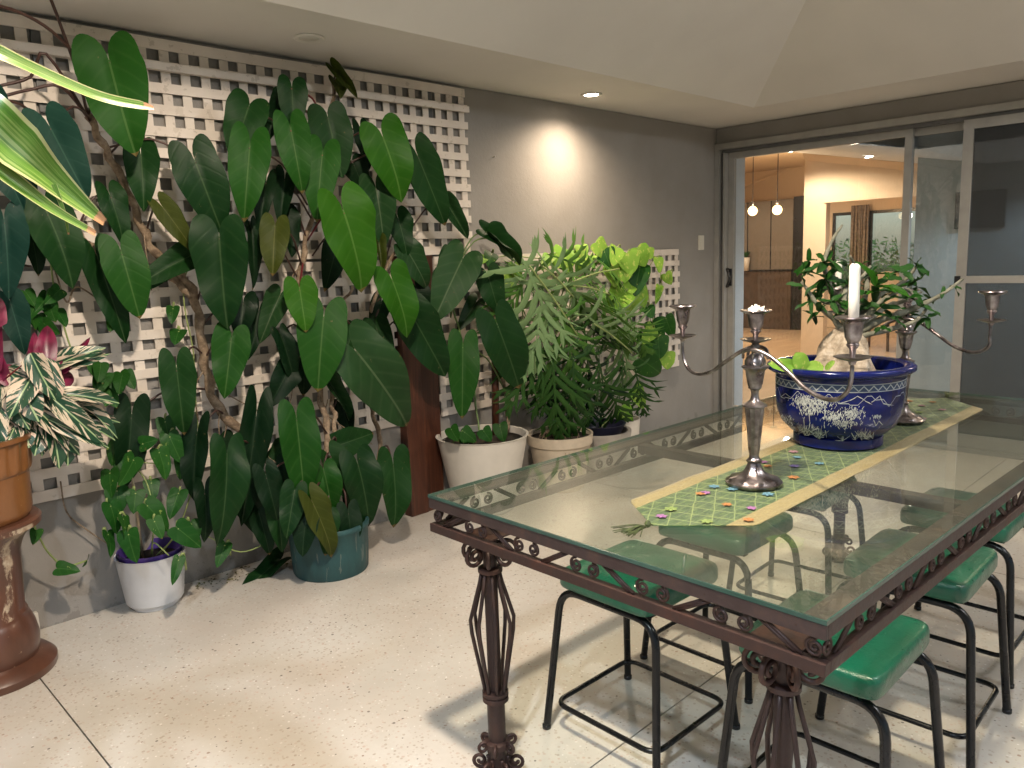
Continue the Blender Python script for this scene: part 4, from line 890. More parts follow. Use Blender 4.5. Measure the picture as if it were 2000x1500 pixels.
def split_mesh(seed):
    rnd=random.Random(seed); b=B(); uv=[]
    n=7
    def Z(p): return -.40*p.y*p.y-.55*abs(p.x)**1.4
    def strip(p0,p1,bend,wm,steps):
        vs=[]; d0=(p1-p0); side=V((-d0.y,d0.x,0))
        for i in range(steps+1):
            t=i/steps; p=p0.lerp(p1,t)+side*bend*math.sin(PI*t); t2=min(1,t+.02); q=p0.lerp(p1,t2)+side*bend*math.sin(PI*t2); d=(q-p) if t<1 else d0; d=d.normalized(); nx=V((-d.y,d.x,0))
            w=max(wm*(.35+.65*math.sin(PI*min(1,t*1.05+.12)))*(1-t**5),.0006); z=Z(p)
            vs+= [p+nx*w+V((0,0,z-.4*w)),p+V((0,0,z)),p-nx*w+V((0,0,z-.4*w))]
        fs=[(i*3+j,i*3+j+1,i*3+j+4,i*3+j+3) for i in range(steps) for j in range(2)]
        for i in range(steps+1):
            for j in range(3): uv.append((.5+(j-1)*.4,i/steps))
        b.add(vs,fs)
    strip(V((0,-.08,0)),V((0,1.0,0)),0,.013,10)
    for k in range(n):
        y=.9*(k/(n-1))**1.1; ln=.62*(1-.62*(k/(n-1))**1.3)*rnd.uniform(.85,1.1)
        for sg in(-1,1):
            an=math.radians(62-36*k/(n-1)+rnd.uniform(-8,8))
            if k==0: an=math.radians(120+rnd.uniform(-12,12)); ln=.34
            d=V((sg*math.sin(an),math.cos(an),0)); w=rnd.uniform(.024,.034); bd=sg*rnd.uniform(.04,.16)
            p0=V((sg*.004,y,0)); p1=p0+d*ln; strip(p0,p1,bd,w,6)
            for m_ in range(rnd.choice((1,2))):
                t=rnd.uniform(.35,.75); q=p0.lerp(p1,t)+V((-(p1-p0).y,(p1-p0).x,0))*bd*math.sin(PI*t); a2=an+rnd.choice((-1,1))*math.radians(rnd.uniform(22,36)); d2=V((sg*math.sin(a2),math.cos(a2),0)); strip(q,q+d2*ln*rnd.uniform(.28,.45),0,w*.75,4)
    return mesh('split_leaf',b.v,b.f,True,uv)
SPLIT=[split_mesh(i) for i in range(5)]
def frame(base,tip,nhint,length=None,w=None,jit=.15):
    d=(tip-base); Ln=d.length if length is None else length; d.normalize()
    nn=V(nhint)+V((random.gauss(0,jit),random.gauss(0,jit),random.gauss(0,jit)))
    nn=(nn-d*nn.dot(d)).normalized(); s=d.cross(nn).normalized()
    return Matrix(((s.x*w,d.x*Ln,nn.x*Ln,base.x),(s.y*w,d.y*Ln,nn.y*Ln,base.y),(s.z*w,d.z*Ln,nn.z*Ln,base.z),(0,0,0,1))),s,d,nn
def fixn(me):
    # make front faces point along +z
    s=sum(p.normal.z*p.area for p in me.polygons)
    if s<0: me.flip_normals()
for grp in(HEART,HEARTW,FOLD,POTH,LANCE,OBLAN,SPLIT):
    for me in grp: fixn(me)
def leaf(par,kind,base,tip,w,mat,hint=None,jit=.15,label=None,var=None,name='leaf'):
    tc_=(CAM-(base+tip)/2).normalized(); nh=hint if hint is not None else tc_*.75+V((0,-.3,.35))
    me=kind[random.randrange(len(kind))] if var is None else kind[var]
    M,s,d,nn=frame(base,tip,nh,None,w,jit)
    me_=me
    if not me_.materials: me_.materials.append(LM['m'])
    o=put(name,me_,LM[mat],par,M,label=label); return o,nn
def petiole(par,pts,r,mat='petiole',name='petiole'):
    return B().tube(spline(pts,4),r,6).put(name,MT[mat],par,True)
def hleaf(par,bx,by,tx,ty,wpx,y,mat='d',kind=None,dy=0,org=None,jit=.13,pm='petiole',hint=None):
    """heart leaf: attachment and tip as seen, y = distance plane from the wall, org = where the stalk springs from"""
    b0=aY(bx,by,y); t0=aY(tx,ty,y-.05+dy); w=wpx*mpp(b0)*.95
    if b0.x>-.0: pass
    o,nn=leaf(par,kind or HEART,b0,t0,w,mat,hint,jit)
    if org:
        O=aY(*org); md=(b0+O)/2+V((0,-.03,.06)); back=b0-nn*.02
        petiole(o,[b0+ (t0-b0).normalized()*.01,back,md-nn*.02,O],[.0036 if i<6 else .0045 for i in range(13)],pm)
    return o
# ---------------------------------------------------------------- the big climbing philodendron
tub=aZ(643,1108,0); tub.z=0; tub.y-=.02
tp_=root('teal_tub',tub,'round weathered teal tub on the floor, holding the big climbing plant','pot')
tr=74*mpp(tub)
B().lathe([(tr*.93,0),(tr*.97,.012),(tr,.10),(tr*1.02,.205),(tr*1.05,.21),(tr*1.06,.225),(tr*1.03,.235),(tr*.97,.233),(tr*.95,.19)],56,tub).put('tub_wall',MT['teal'],tp_,True,50)
B().lathe([(.0,.20),(tr*.5,.207),(tr*.93,.2)],40,tub).put('soil',MT['soil'],tp_,True)
ph=root('climbing_philodendron',tub+V((0,0,.2)),'huge climbing philodendron with long dark heart-shaped leaves sprawling over the trellis','plant')
def trunk(par,pts,r0,r1,mat='bark',name='trunk',wob=.006,n=10):
    P=[p if isinstance(p,V) else aY(*p) for p in pts]; sp=spline(P,6); m=len(sp)
    for i,p in enumerate(sp): p+=V((math.sin(i*1.3)*wob,math.cos(i*1.7)*wob,0))
    rs=[(r0+(r1-r0)*i/m)*(1+.12*math.sin(i*1.9)+(.18 if i%5==0 else 0)) for i in range(m)]
    return B().tube(sp,rs,n).put(name,MT[mat],par,True)
TB=tub+V((0,0,.2))
t_main=trunk(ph,[(172,225,-.12),(205,290,-.11),(238,350,-.10),(272,430,-.10),(300,490,-.09),(345,530,-.09),(378,575,-.10),(392,650,-.11),(402,720,-.12),(425,795,-.16),(480,850,-.22),(540,915,-.30),(600,960,-.36),TB+V((-.04,0,0))],.014,.023)
trunk(ph,[(95,390,-.12),(150,450,-.11),(190,492,-.10),(250,520,-.09),(330,540,-.09),(375,580,-.10)],.010,.016)
trunk(ph,[(652,160,-.10),(645,250,-.11),(628,350,-.12),(600,460,-.13),(585,560,-.14),(600,680,-.18),(625,770,-.24),(640,850,-.3),(636,900,-.36),TB],.009,.017)
trunk(ph,[(690,560,-.12),(660,610,-.13),(640,700,-.17),(650,790,-.25),(655,850,-.32),TB+V((.03,0,0))],.007,.012)
trunk(ph,[(800,440,-.12),(740,560,-.12),(715,680,-.13),(718,770,-.15),(735,830,-.18),(742,885,-.2),(700,960,-.3),TB+V((.05,0,0))],.008,.014)
for q in range(10):
    bx=random.choice([(400,720,-.12),(430,800,-.17),(640,780,-.25),(600,650,-.16),(280,440,-.1),(585,520,-.13)])
    O=aY(*bx); B().tube(spline([O,O+V((random.gauss(0,.05),-.02,-.08)),O+V((random.gauss(0,.1),random.uniform(-.05,0),-.22-.1*random.random()))],5),.0028,5).put('aerial_root',MT['bark'],ph,True)
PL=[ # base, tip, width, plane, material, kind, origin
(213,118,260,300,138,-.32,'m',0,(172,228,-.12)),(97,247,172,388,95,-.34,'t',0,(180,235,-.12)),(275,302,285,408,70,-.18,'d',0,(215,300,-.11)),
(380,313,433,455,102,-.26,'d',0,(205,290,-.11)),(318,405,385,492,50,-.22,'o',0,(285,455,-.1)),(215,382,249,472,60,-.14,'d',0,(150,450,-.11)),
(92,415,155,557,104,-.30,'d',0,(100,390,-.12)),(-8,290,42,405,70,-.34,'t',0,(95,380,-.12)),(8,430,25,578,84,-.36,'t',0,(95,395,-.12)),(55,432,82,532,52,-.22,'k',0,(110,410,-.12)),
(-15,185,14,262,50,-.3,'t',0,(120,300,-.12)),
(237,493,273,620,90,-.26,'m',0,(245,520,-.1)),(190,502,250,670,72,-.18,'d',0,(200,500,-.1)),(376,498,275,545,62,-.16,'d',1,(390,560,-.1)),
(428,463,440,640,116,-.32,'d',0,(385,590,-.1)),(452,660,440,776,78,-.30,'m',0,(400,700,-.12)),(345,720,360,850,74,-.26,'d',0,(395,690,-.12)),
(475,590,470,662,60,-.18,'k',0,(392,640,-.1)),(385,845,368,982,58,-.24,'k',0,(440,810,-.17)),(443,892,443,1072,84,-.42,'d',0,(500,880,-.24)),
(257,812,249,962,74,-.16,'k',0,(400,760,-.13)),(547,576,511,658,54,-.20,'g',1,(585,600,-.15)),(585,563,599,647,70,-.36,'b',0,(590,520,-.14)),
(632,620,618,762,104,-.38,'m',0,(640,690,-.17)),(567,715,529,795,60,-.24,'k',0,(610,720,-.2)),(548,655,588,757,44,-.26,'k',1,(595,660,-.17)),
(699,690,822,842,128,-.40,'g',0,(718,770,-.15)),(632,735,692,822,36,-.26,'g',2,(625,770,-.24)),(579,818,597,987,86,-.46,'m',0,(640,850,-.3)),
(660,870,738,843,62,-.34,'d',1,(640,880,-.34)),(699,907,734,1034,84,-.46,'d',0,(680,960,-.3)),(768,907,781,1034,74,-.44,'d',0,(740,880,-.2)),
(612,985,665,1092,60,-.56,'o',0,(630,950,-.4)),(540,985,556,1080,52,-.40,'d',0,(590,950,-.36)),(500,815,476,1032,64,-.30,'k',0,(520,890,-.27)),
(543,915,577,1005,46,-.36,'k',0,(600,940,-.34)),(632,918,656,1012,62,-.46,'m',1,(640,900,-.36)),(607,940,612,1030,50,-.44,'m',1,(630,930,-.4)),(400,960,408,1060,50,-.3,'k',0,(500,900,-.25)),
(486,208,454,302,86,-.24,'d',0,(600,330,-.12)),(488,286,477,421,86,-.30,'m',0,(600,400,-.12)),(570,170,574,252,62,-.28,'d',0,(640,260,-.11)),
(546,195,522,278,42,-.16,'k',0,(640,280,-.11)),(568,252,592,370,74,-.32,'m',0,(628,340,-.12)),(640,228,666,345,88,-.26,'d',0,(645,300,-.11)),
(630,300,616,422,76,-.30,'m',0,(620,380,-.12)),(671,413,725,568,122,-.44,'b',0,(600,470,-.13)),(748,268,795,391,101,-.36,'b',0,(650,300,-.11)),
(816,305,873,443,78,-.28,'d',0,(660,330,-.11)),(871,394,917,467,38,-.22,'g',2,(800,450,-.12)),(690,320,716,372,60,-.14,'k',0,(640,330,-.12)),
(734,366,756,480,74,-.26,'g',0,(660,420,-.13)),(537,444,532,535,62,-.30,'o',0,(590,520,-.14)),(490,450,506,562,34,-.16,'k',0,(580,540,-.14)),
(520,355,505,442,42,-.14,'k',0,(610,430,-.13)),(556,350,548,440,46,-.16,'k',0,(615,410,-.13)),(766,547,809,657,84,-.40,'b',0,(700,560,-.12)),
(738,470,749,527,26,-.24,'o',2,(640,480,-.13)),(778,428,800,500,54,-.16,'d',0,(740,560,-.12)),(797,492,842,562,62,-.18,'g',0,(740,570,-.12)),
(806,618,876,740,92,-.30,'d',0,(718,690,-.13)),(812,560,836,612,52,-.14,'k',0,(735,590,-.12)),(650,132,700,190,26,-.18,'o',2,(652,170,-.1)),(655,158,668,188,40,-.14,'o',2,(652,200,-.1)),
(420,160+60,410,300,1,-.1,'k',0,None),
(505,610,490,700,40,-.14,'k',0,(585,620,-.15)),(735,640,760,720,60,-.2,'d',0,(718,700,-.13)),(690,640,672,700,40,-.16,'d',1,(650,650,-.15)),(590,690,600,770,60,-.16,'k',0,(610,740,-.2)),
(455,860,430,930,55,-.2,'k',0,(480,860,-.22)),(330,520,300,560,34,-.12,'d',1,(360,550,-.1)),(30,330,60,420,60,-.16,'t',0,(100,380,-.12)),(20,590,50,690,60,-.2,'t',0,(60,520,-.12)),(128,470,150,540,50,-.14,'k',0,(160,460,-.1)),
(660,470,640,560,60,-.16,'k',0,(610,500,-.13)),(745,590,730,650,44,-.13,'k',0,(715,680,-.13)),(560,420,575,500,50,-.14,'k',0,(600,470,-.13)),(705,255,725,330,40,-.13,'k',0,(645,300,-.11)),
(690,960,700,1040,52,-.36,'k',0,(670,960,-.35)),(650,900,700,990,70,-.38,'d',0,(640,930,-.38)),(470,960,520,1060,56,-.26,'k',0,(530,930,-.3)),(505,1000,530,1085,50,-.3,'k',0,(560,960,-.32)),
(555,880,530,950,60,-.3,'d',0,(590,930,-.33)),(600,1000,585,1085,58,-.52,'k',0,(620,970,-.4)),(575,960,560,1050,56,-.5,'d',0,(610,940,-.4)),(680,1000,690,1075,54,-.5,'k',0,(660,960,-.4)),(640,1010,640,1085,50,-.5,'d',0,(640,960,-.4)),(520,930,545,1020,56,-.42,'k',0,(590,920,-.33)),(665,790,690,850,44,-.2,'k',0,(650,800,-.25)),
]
for i,(bx,by,tx,ty,w,y,m,kd,org) in enumerate(PL):
    if w<2: continue
    k=[HEART,HEARTW,FOLD][kd]
    if org is None: org=(bx,by+5,-.08)
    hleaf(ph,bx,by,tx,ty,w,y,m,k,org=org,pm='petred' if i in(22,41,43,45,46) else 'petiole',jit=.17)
# long bare stalks crossing to the upper left
for a in([(172,228,-.12),(150,140,-.2),(115,40,-.3),(90,-25,-.38)],[(150,110,-.22),(100,60,-.3),(40,25,-.36),(-30,5,-.4)],[(178,238,-.12),(120,170,-.2),(60,175,-.2),(5,188,-.22)],[(178,240,-.12),(90,105,-.26),(60,150,-.2),(-10,170,-.2)]):
    petiole(ph,[aY(*q) for q in a],.0058)
# ---------------------------------------------------------------- fallen leaf and litter
p0=aZ(545,1095,.035); p1=aZ(466,1152,.006)
M,_,_,_=frame(p0,p1,V((.1,-.5,.9)),None,.10,0)
put('fallen_leaf',HEARTW[1],LM['d'],None,M,'dark heart-shaped leaf drooping to the floor in front of the teal tub, its tip browned','leaf')
dv=B()
for i in range(170):
    px=random.uniform(385,600); P=aZ(px,1135-(px-400)*.27+random.gauss(4,6),.003); s=random.uniform(.003,.011); a=random.random()*6; d=V((math.cos(a),math.sin(a),0)); e=V((-d.y,d.x,.3))
    if P.y>-.006: P.y=-.012
    dv.add([P-d*s,P-e*s*.4,P+d*s,P+e*s*.4+V((0,0,.002))],[(0,1,2,3)])
dv.put('leaf_litter',MT['dry'],kind='stuff',label='crumbs of soil and dry leaf along the foot of the wall by the teal tub',cat='litter')
# ---------------------------------------------------------------- white pot with pothos
wp=aZ(305,1178,0); wp.z=0; r=59*mpp(wp); h=(1190-1092)*mpp(wp)*1.06
g=root('white_pot',wp,'small white plastic pot with a purple liner on the floor near the brown pedestal','pot')
B().lathe([(r*.70,0),(r*.73,.004),(r*.76,.02),(r*.84,.022),(r*.88,.03),(r*1.06,h),(r*1.09,h+.004),(r*1.02,h+.003),(r*.98,h*.9),(r*.9,h*.75)],48,wp).put('outer_pot',MT['white_plastic'],g,True,50)
B().lathe([(r*.9,h*.8),(r*.97,h*1.04),(r*1.0,h*1.09),(r*.95,h*1.09),(r*.85,h*.85)],40,wp).put('liner',MT['purple'],g,True,50)
B().lathe([(0,h*.93),(r*.9,h*.9)],30,wp).put('soil',MT['soil'],g,True)
po_=root('pothos',wp+V((0,0,h*.92)),'young pothos with glossy heart leaves growing up a thin stake in the white pot','plant')
WB=wp+V((0,0,h*.9))
B().tube([WB+V((-.03,.01,0)),aY(252,880,-.2)],.006,8).put('stake',MT['cane'],po_,True)
def vine(par,pts,r=.0032,mat='vine',name='stem'): P=[p if isinstance(p,V) else aY(*p) for p in pts]; return B().tube(spline(P,6),r,6).put(name,MT[mat],par,True),P
vine(po_,[WB+V((.02,0,0)),(345,1040,-.2),(380,940,-.16),(390,880,-.12),(382,780,-.10),(378,690,-.09),(362,610,-.08),(358,555,-.08),(365,530,-.08)])
vine(po_,[WB,(300,1010,-.24),(285,940,-.2),(250,900,-.15),(215,870,-.1)])
vine(po_,[WB+V((.03,-.02,0)),(350,1040,-.3),(400,1045,-.28),(470,1078,-.3),(538,1052,-.3)],.0026)
vine(po_,[WB+V((0,-.02,0)),(300,1060,-.3),(330,1085,-.34)],.003)
vine(po_,[(330,900,-.18),(300,905,-.2),(255,900,-.2)],.0025)
PO=[(235,895,250,940,38,-.18),(262,895,240,950,48,-.24),(275,868,305,858,36,-.22),(330,850,355,905,42,-.2),(310,880,330,935,44,-.22),(240,1010,255,1055,50,-.3),(215,985,235,1040,46,-.26),
(285,985,335,1035,52,-.3),(345,1030,395,1070,50,-.36),(350,1090,338,1140,26,-.42),(300,1015,318,1050,34,-.34),(215,920,212,970,44,-.18),(228,955,232,1005,50,-.2),(360,880,352,935,40,-.16),(210,1040,225,1085,40,-.28),
(250,1040,262,1100,46,-.34),(322,820,335,880,40,-.15),(440,1062,425,1105,32,-.3),(295,940,300,975,34,-.2),(338,600,335,628,28,-.1),(350,645,340,668,36,-.1),(372,1020,385,1060,40,-.3),(265,960,262,1000,40,-.22),(230,860,212,905,40,-.14),(350,960,330,1010,40,-.26)]
for bx,by,tx,ty,w,y in PO: hleaf(po_,bx,by,tx,ty,w,y,'p',POTH,org=(bx+random.uniform(-14,14),by+22,y+.05),pm='vine',jit=.35)
# trailing vine on the wall at lower left
tv_=root('trailing_vine',aY(70,1030,-.1),'pothos runner with one curled leaf hanging against the wall behind the pedestal','vine')
vine(tv_,[(60,1010,-.25),(75,1045,-.2),(95,1080,-.15),(128,1105,-.12),(170,1095,-.10)],.004)
vine(tv_,[(118,940,-.04),(130,1000,-.05),(170,1035,-.05),(215,1065,-.06)],.003,'bark')
for q in((112,1110,155,1112,36,-.16),(165,1100,180,1085,18,-.1),(72,1035,66,1060,26,-.22)): hleaf(tv_,*q,'p',POTH,pm='vine',jit=.3)
vl=root('ivy_cluster',aY(90,600,-.06),'small pothos leaves scattered on the trellis above the striped plant','vine')
vine(vl,[(95,470,-.05),(105,560,-.06),(120,620,-.07),(150,700,-.07),(210,730,-.07)],.0035)
vine(vl,[(105,520,-.05),(130,590,-.06),(150,560,-.06),(200,590,-.06)],.0035,'bark')
for i in range(22):
    bx,by=random.choice([(60,600),(100,590),(215,620),(200,740),(225,745),(90,620),(180,720),(45,580),(240,740)]); bx+=random.gauss(0,14); by+=random.gauss(0,14)
    a=random.uniform(.6,2.6); hleaf(vl,bx,by,bx+34*math.cos(a),by+34*math.sin(a),34,-.12-random.random()*.08,'p' if i%3 else 'm',POTH,pm='vine',jit=.3)
# ---------------------------------------------------------------- pedestal, glazed pot, striped plant
pe=aZ(-14,1316,0); pe.z=0; s_=mpp(pe); R0=112*s_
def zof(P,py):
    lo,hi=-.5,3
    for _ in range(40):
        m=(lo+hi)/2; d=V((P.x,P.y,m))-CAM; yy=750-FPX*d.dot(UP)/d.dot(FW)
        if yy>py: lo=m
        else: hi=m
    return lo
zc1,zc2,zp=zof(pe,1035),zof(pe,1000),zof(pe,858)
g=root('ceramic_pedestal',pe,'tall brown glazed ceramic pedestal at the left edge, pale crust running down it','pedestal')
B().lathe([(R0*.98,0),(R0,.01),(R0*1.0,.028),(R0*.90,.05),(R0*.74,.062),(R0*.76,.08),(R0*.78,.12),(R0*.74,.17),(R0*.68,.205),(R0*.65,.215),(R0*.65,.225),(R0*.61,.235),(R0*.67,zc1-.09),(R0*.72,zc1-.06),(R0*.78,zc1-.035),(R0*.95,zc1-.008),(R0*1.03,zc1),(R0*1.04,zc1+.022),(R0*1.0,zc1+.03)],72,pe,.028,14,(.23,zc1-.1)).put('column',MT['pedestal'],g,True,40)
zb=zc1+.031; hp_=zp-zb
q=root('glazed_pot',pe+V((0,0,zb)),'amber glazed ribbed pot on top of the brown pedestal at the left edge','pot')
B().lathe([(R0*.86,0),(R0*.90,.01),(R0*.93,.03),(R0*.95,hp_*.55),(R0*.99,hp_*.58),(R0*.99,hp_*.62),(R0*1.02,hp_*.93),(R0*1.08,hp_*.95),(R0*1.08,hp_),(R0*1.0,hp_),(R0*.95,hp_*.85)],96,pe+V((0,0,zb)),.022,22,(hp_*.6,hp_*.94)).put('pot_wall',MT['terra'],q,True,40)
B().lathe([(0,hp_*.9),(R0*.97,hp_*.86)],40,pe+V((0,0,zb))).put('soil',MT['soil'],q,True)
sp_=root('striped_prayer_plant',pe+V((0,0,zp)),'bushy cream, green and magenta striped plant in the amber pot','plant')
SO=pe+V((0,0,zp-.03))
ST=[(75,790,240,815,28),(80,800,235,835,30),(100,770,232,772,28),(105,780,205,865,34),(60,790,165,880,36),(90,810,130,905,40),(70,800,95,880,36),(90,700,125,790,34),(60,690,98,775,36),(110,765,248,828,30),
(40,760,75,812,46),(20,770,45,832,34),(0,790,20,860,36),(30,800,75,855,50),(20,760,-25,840,40),(45,820,60,862,30),(100,720,190,668,32),(95,715,210,695,24),(60,790,115,860,42),(85,760,160,830,34),(110,800,190,845,30),(0,740,-40,800,40),(10,720,60,770,34),(-10,800,-5,880,36),(30,830,10,880,30),(120,810,145,900,38),
(95,820,215,870,26),(60,740,20,800,40),(50,810,35,870,36),(80,830,75,878,36)]
for i,(bx,by,tx,ty,w) in enumerate(ST):
    yy=pe.y-.06-random.random()*.10; b0=aY(bx,by,yy+.03); t0=aY(tx,ty,yy-.05); sc=mpp(b0)
    o,nn=leaf(sp_,LANCE,b0,t0,w*sc*1.35,'v',jit=.28)
    petiole(o,[b0,b0+V((0,.02,-.02)),(b0+SO)/2+V((0,0,.03)),SO+V((random.gauss(0,.03),random.gauss(0,.03),0))],.0026,'petred')
for bx,by,tx,ty,w in((65,720,68,645,14),(85,715,98,632,26),(30,750,-20,700,24),(45,755,5,712,26),(20,760,50,720,20),(45,758,75,728,22),(110,750,148,728,24),(-5,640,-2,575,20),(110,730,165,680,18),(60,745,20,735,20),(-10,740,-6,590,16),(5,745,-30,650,24),(100,735,190,655,12)):
    b0=aY(bx,by,pe.y-.08); t0=aY(tx,ty,pe.y-.06); o,nn=leaf(sp_,LANCE,b0,t0,w*mpp(b0)*1.7,'r',jit=.3)
    petiole(o,[b0,(b0+SO)/2+V((0,0,.01)),SO],.0026,'petred')
# ---------------------------------------------------------------- strap-leaved plant close to the viewer
sc_=aD(-420,520,1.0); pz=V((sc_.x,sc_.y,0))
g=root('dracaena',pz,'tall strap-leaved plant out of frame, its yellow-edged leaf blades hanging into the top left corner','plant')
B().tube(spline([pz+V((0,0,.3)),pz+V((.01,.01,.8)),pz+V((0,0,1.35)),pz+V((0,0,1.62))],5),.02,10).put('stem',MT['bark'],g,True)
q=root('terracotta_pot',pz,'plain pot of the strap-leaved plant, left of the picture','pot')
B().lathe([(.12,0),(.17,.3),(.19,.31),(.19,.35),(.17,.35),(.15,.3),(0,.3)],40,pz).put('pot_wall',MT['terra'],q,True,40)
def strap(pts,w,tw,name='leaf',cutmark=True,fold=.35):
    sp=spline(pts,7); m=len(sp); vs=[];uv=[]
    for i,p in enumerate(sp):
        t=(sp[min(i+1,m-1)]-sp[max(i-1,0)]).normalized(); f=i/(m-1); ww=w*tw(f)
        nn=((CAM-p).normalized()*.8+V((0,0,.6))); nn=(nn-t*nn.dot(t)).normalized(); s=t.cross(nn)
        for j in range(7):
            x=(j-3)/3; vs.append(p+s*x*ww/2+nn*(abs(x)*fold*ww*.5)); uv.append((.5+x*.49,f))
    fs=[(i*7+j,i*7+j+1,(i+1)*7+j+1,(i+1)*7+j) for i in range(m-1) for j in range(6)]
    put(name,mesh('leaf',vs,fs,True,uv),LM['strap'],g)
top=pz+V((0,0,1.6))
strap([top,aD(-200,25,.92),aD(-40,88,.92),aD(90,148,.98),aD(200,192,1.04),aD(300,212,1.08)],.026,lambda f:1.1-.55*f if f<.95 else .58-.3*(f-.95)/.05)
strap([top,aD(-240,120,.85),aD(-70,205,.78),aD(30,290,.80),aD(115,365,.84),aD(203,435,.88)],.05,lambda f:1.15-.95*max(0,f-.6)/.4)
strap([top,aD(-200,200,.80),aD(-80,280,.76),aD(20,350,.79),aD(100,408,.825),aD(186,457,.865)],.034,lambda f:1.1-.88*f)
strap([aD(105,360,.83),aD(118,395,.835),aD(128,425,.84),aD(134,458,.845)],.006,lambda f:1-.7*f,fold=.1)
for k in range(5):
    a=2.3+k*.55; d=V((math.cos(a),math.sin(a),0))
    strap([top,top+d*.25+V((0,0,.12)),top+d*.5+V((0,0,-.02)),top+d*.65+V((0,0,-.3))],.05,lambda f:1-.9*f*f)
# ---------------------------------------------------------------- big white pot with arrow-leaved plant
bw=aZ(937,965,0); bw=V((-2.94,-.26,0)); rt=87*mpp(bw); zt_=zof(bw,848)
g=root('large_white_pot',bw,'large smooth off-white tapered pot on the floor next to the timber post','pot')
B().lathe([(rt*.62,0),(rt*.66,.006),(rt*.70,.03),(rt*1.0,zt_-.004),(rt*1.03,zt_),(rt*1.01,zt_+.002),(rt*.97,zt_),(rt*.9,zt_*.8),(rt*.88,zt_*.8)],72,bw).put('pot_wall',MT['white_plastic' if 0 else 'offwhite'],g,True,45)
B().lathe([(0,zt_-.03),(rt*.93,zt_-.035)],40,bw).put('soil',MT['soil'],g,True)
ar=root('arrow_leaf_plant',bw+V((0,0,zt_-.03)),'upright philodendron with a few big hanging arrow leaves in the large white pot','plant')
BB=bw+V((rt*.75,0,zt_-.03))
trunk(ar,[BB,(992,780,-.24),(975,720,-.22),(966,650,-.2),(962,600,-.18)],.012,.009,'bark','stem')
trunk(ar,[bw+V((0,.02,zt_-.03)),(925,760,-.16),(908,690,-.16),(890,620,-.15),(870,560,-.14)],.006,.005,'petg','stem',.002)
B().tube([(bw.x+rt*.55,bw.y+.04,zt_-.05),aY(966,590,-.13)],.022,10).put('moss_pole',MT['wood'],ar,True)
for bx,by,tx,ty,w,y,m,kd,org in((902,508,850,614,88,-.30,'g',0,(880,620,-.15)),(958,462,1028,512,42,-.26,'d',2,(890,520,-.16)),(948,452,1026,505,46,-.24,'d',1,(890,520,-.16)),(954,540,976,612,60,-.28,'d',0,(966,600,-.18)),
 (972,636,1022,766,94,-.36,'d',0,(966,660,-.2)),(904,676,902,818,70,-.3,'m',0,(985,760,-.24)),(872,540,858,600,60,-.16,'g',0,(880,620,-.15)),(930,590,900,640,40,-.14,'d',0,(966,640,-.2)),(880,500,866,560,50,-.2,'g',0,(880,600,-.15))):
    hleaf(ar,bx,by,tx,ty,w,y,m,[HEART,HEARTW,FOLD][kd],org=org,pm='petg',jit=.12)
for a,bx in((0,900),(1,925),(2,950),(3,975),(4,915),(5,885)):
    b0=bw+V((random.uniform(-.12,.12),random.uniform(-.06,.1),zt_-.01)); hleaf(ar,bx-8+random.gauss(0,5),838+random.gauss(0,6),bx+8,862,34,bw.y-.06+random.gauss(0,.03),'m' if a%2 else 'p',POTH,org=(bx,866,bw.y-.02),pm='petg',jit=.5)
# cream patterned pot + split-leaf plant, grey pot behind
cp=V((-2.36,-.33,0)); rc=63*mpp(cp); zcq=zof(cp,845)
g=root('cream_pot',cp,'cream pot with printed tan band between the large white and the grey pot','pot')
B().lathe([(rc*.68,0),(rc*.72,.01),(rc*.93,zcq*.8),(rc*.95,zcq*.80),(rc*1.0,zcq*.83),(rc*1.02,zcq),(rc*.97,zcq),(rc*.9,zcq*.85)],56,cp).put('pot_wall',MT['cream'],g,True,40)
for k in range(26):
    an=PI+k*2*PI/52*1.0+.9; rr=rc*.935; B().tube([(cp.x+rr*math.cos(an),cp.y+rr*math.sin(an),zcq*.68),(cp.x+rr*math.cos(an)*1.01,cp.y+rr*math.sin(an)*1.01,zcq*.76)],.0035,5).put('printed_bar',MT['creamband'],g)
so_=B().lathe([(0,zcq*.95),(rc*.93,zcq*.92)],30,cp).put('soil',MT['soil'],g,True)
rb=B()
for k in range(40):
    a=random.random()*6.28; P=cp+V((math.cos(a)*rc*.7*random.random(),math.sin(a)*rc*.7*random.random(),zcq*.94)); d=V((random.gauss(0,1),random.gauss(0,1),0)).normalized()*.05
    rb.tube([P,P+d*.5+V((0,0,.02)),P+d],.0025,5)
rb.put('surface_roots',MT['bark'],g,kind='stuff')
gp=V((-1.93,-.30,0)); rg=60*mpp(gp); zg=zof(gp,835)
g=root('grey_pot',gp,'rough grey pot with a dark inner pot, half hidden under the split leaves','pot')
B().lathe([(rg*.7,0),(rg*.9,zg*.5),(rg,zg*.9),(rg,zg*.96),(rg*.9,zg*.95),(rg*.85,zg*.8)],48,gp).put('pot_wall',MT['greypot'],g,True,40)
B().lathe([(rg*.62,zg*.8),(rg*.8,zg*1.08),(rg*.84,zg*1.1),(rg*.76,zg*1.1),(rg*.6,zg*.85),(0,zg*.85)],36,gp).put('inner_pot',MT['darkpot'],g,True,40)
wq=V((-1.62,-.22,0)); g=root('pale_pot',wq,'pale pot at the right end of the row, partly behind the table','pot')
rq=40*mpp(wq); B().lathe([(rq*.75,0),(rq*.9,.12),(rq,.30),(rq*.95,.30),(rq*.85,.2)],40,wq).put('pot_wall',MT['offwhite'],g,True,40)
sl_=root('split_leaf_philodendron',cp+V((0,0,zcq)),'dense mound of deeply cut, drooping split leaves in the cream pot','plant')
SB=cp+V((.03,.02,zcq*.93))
crown=aY(1105,640,-.30)
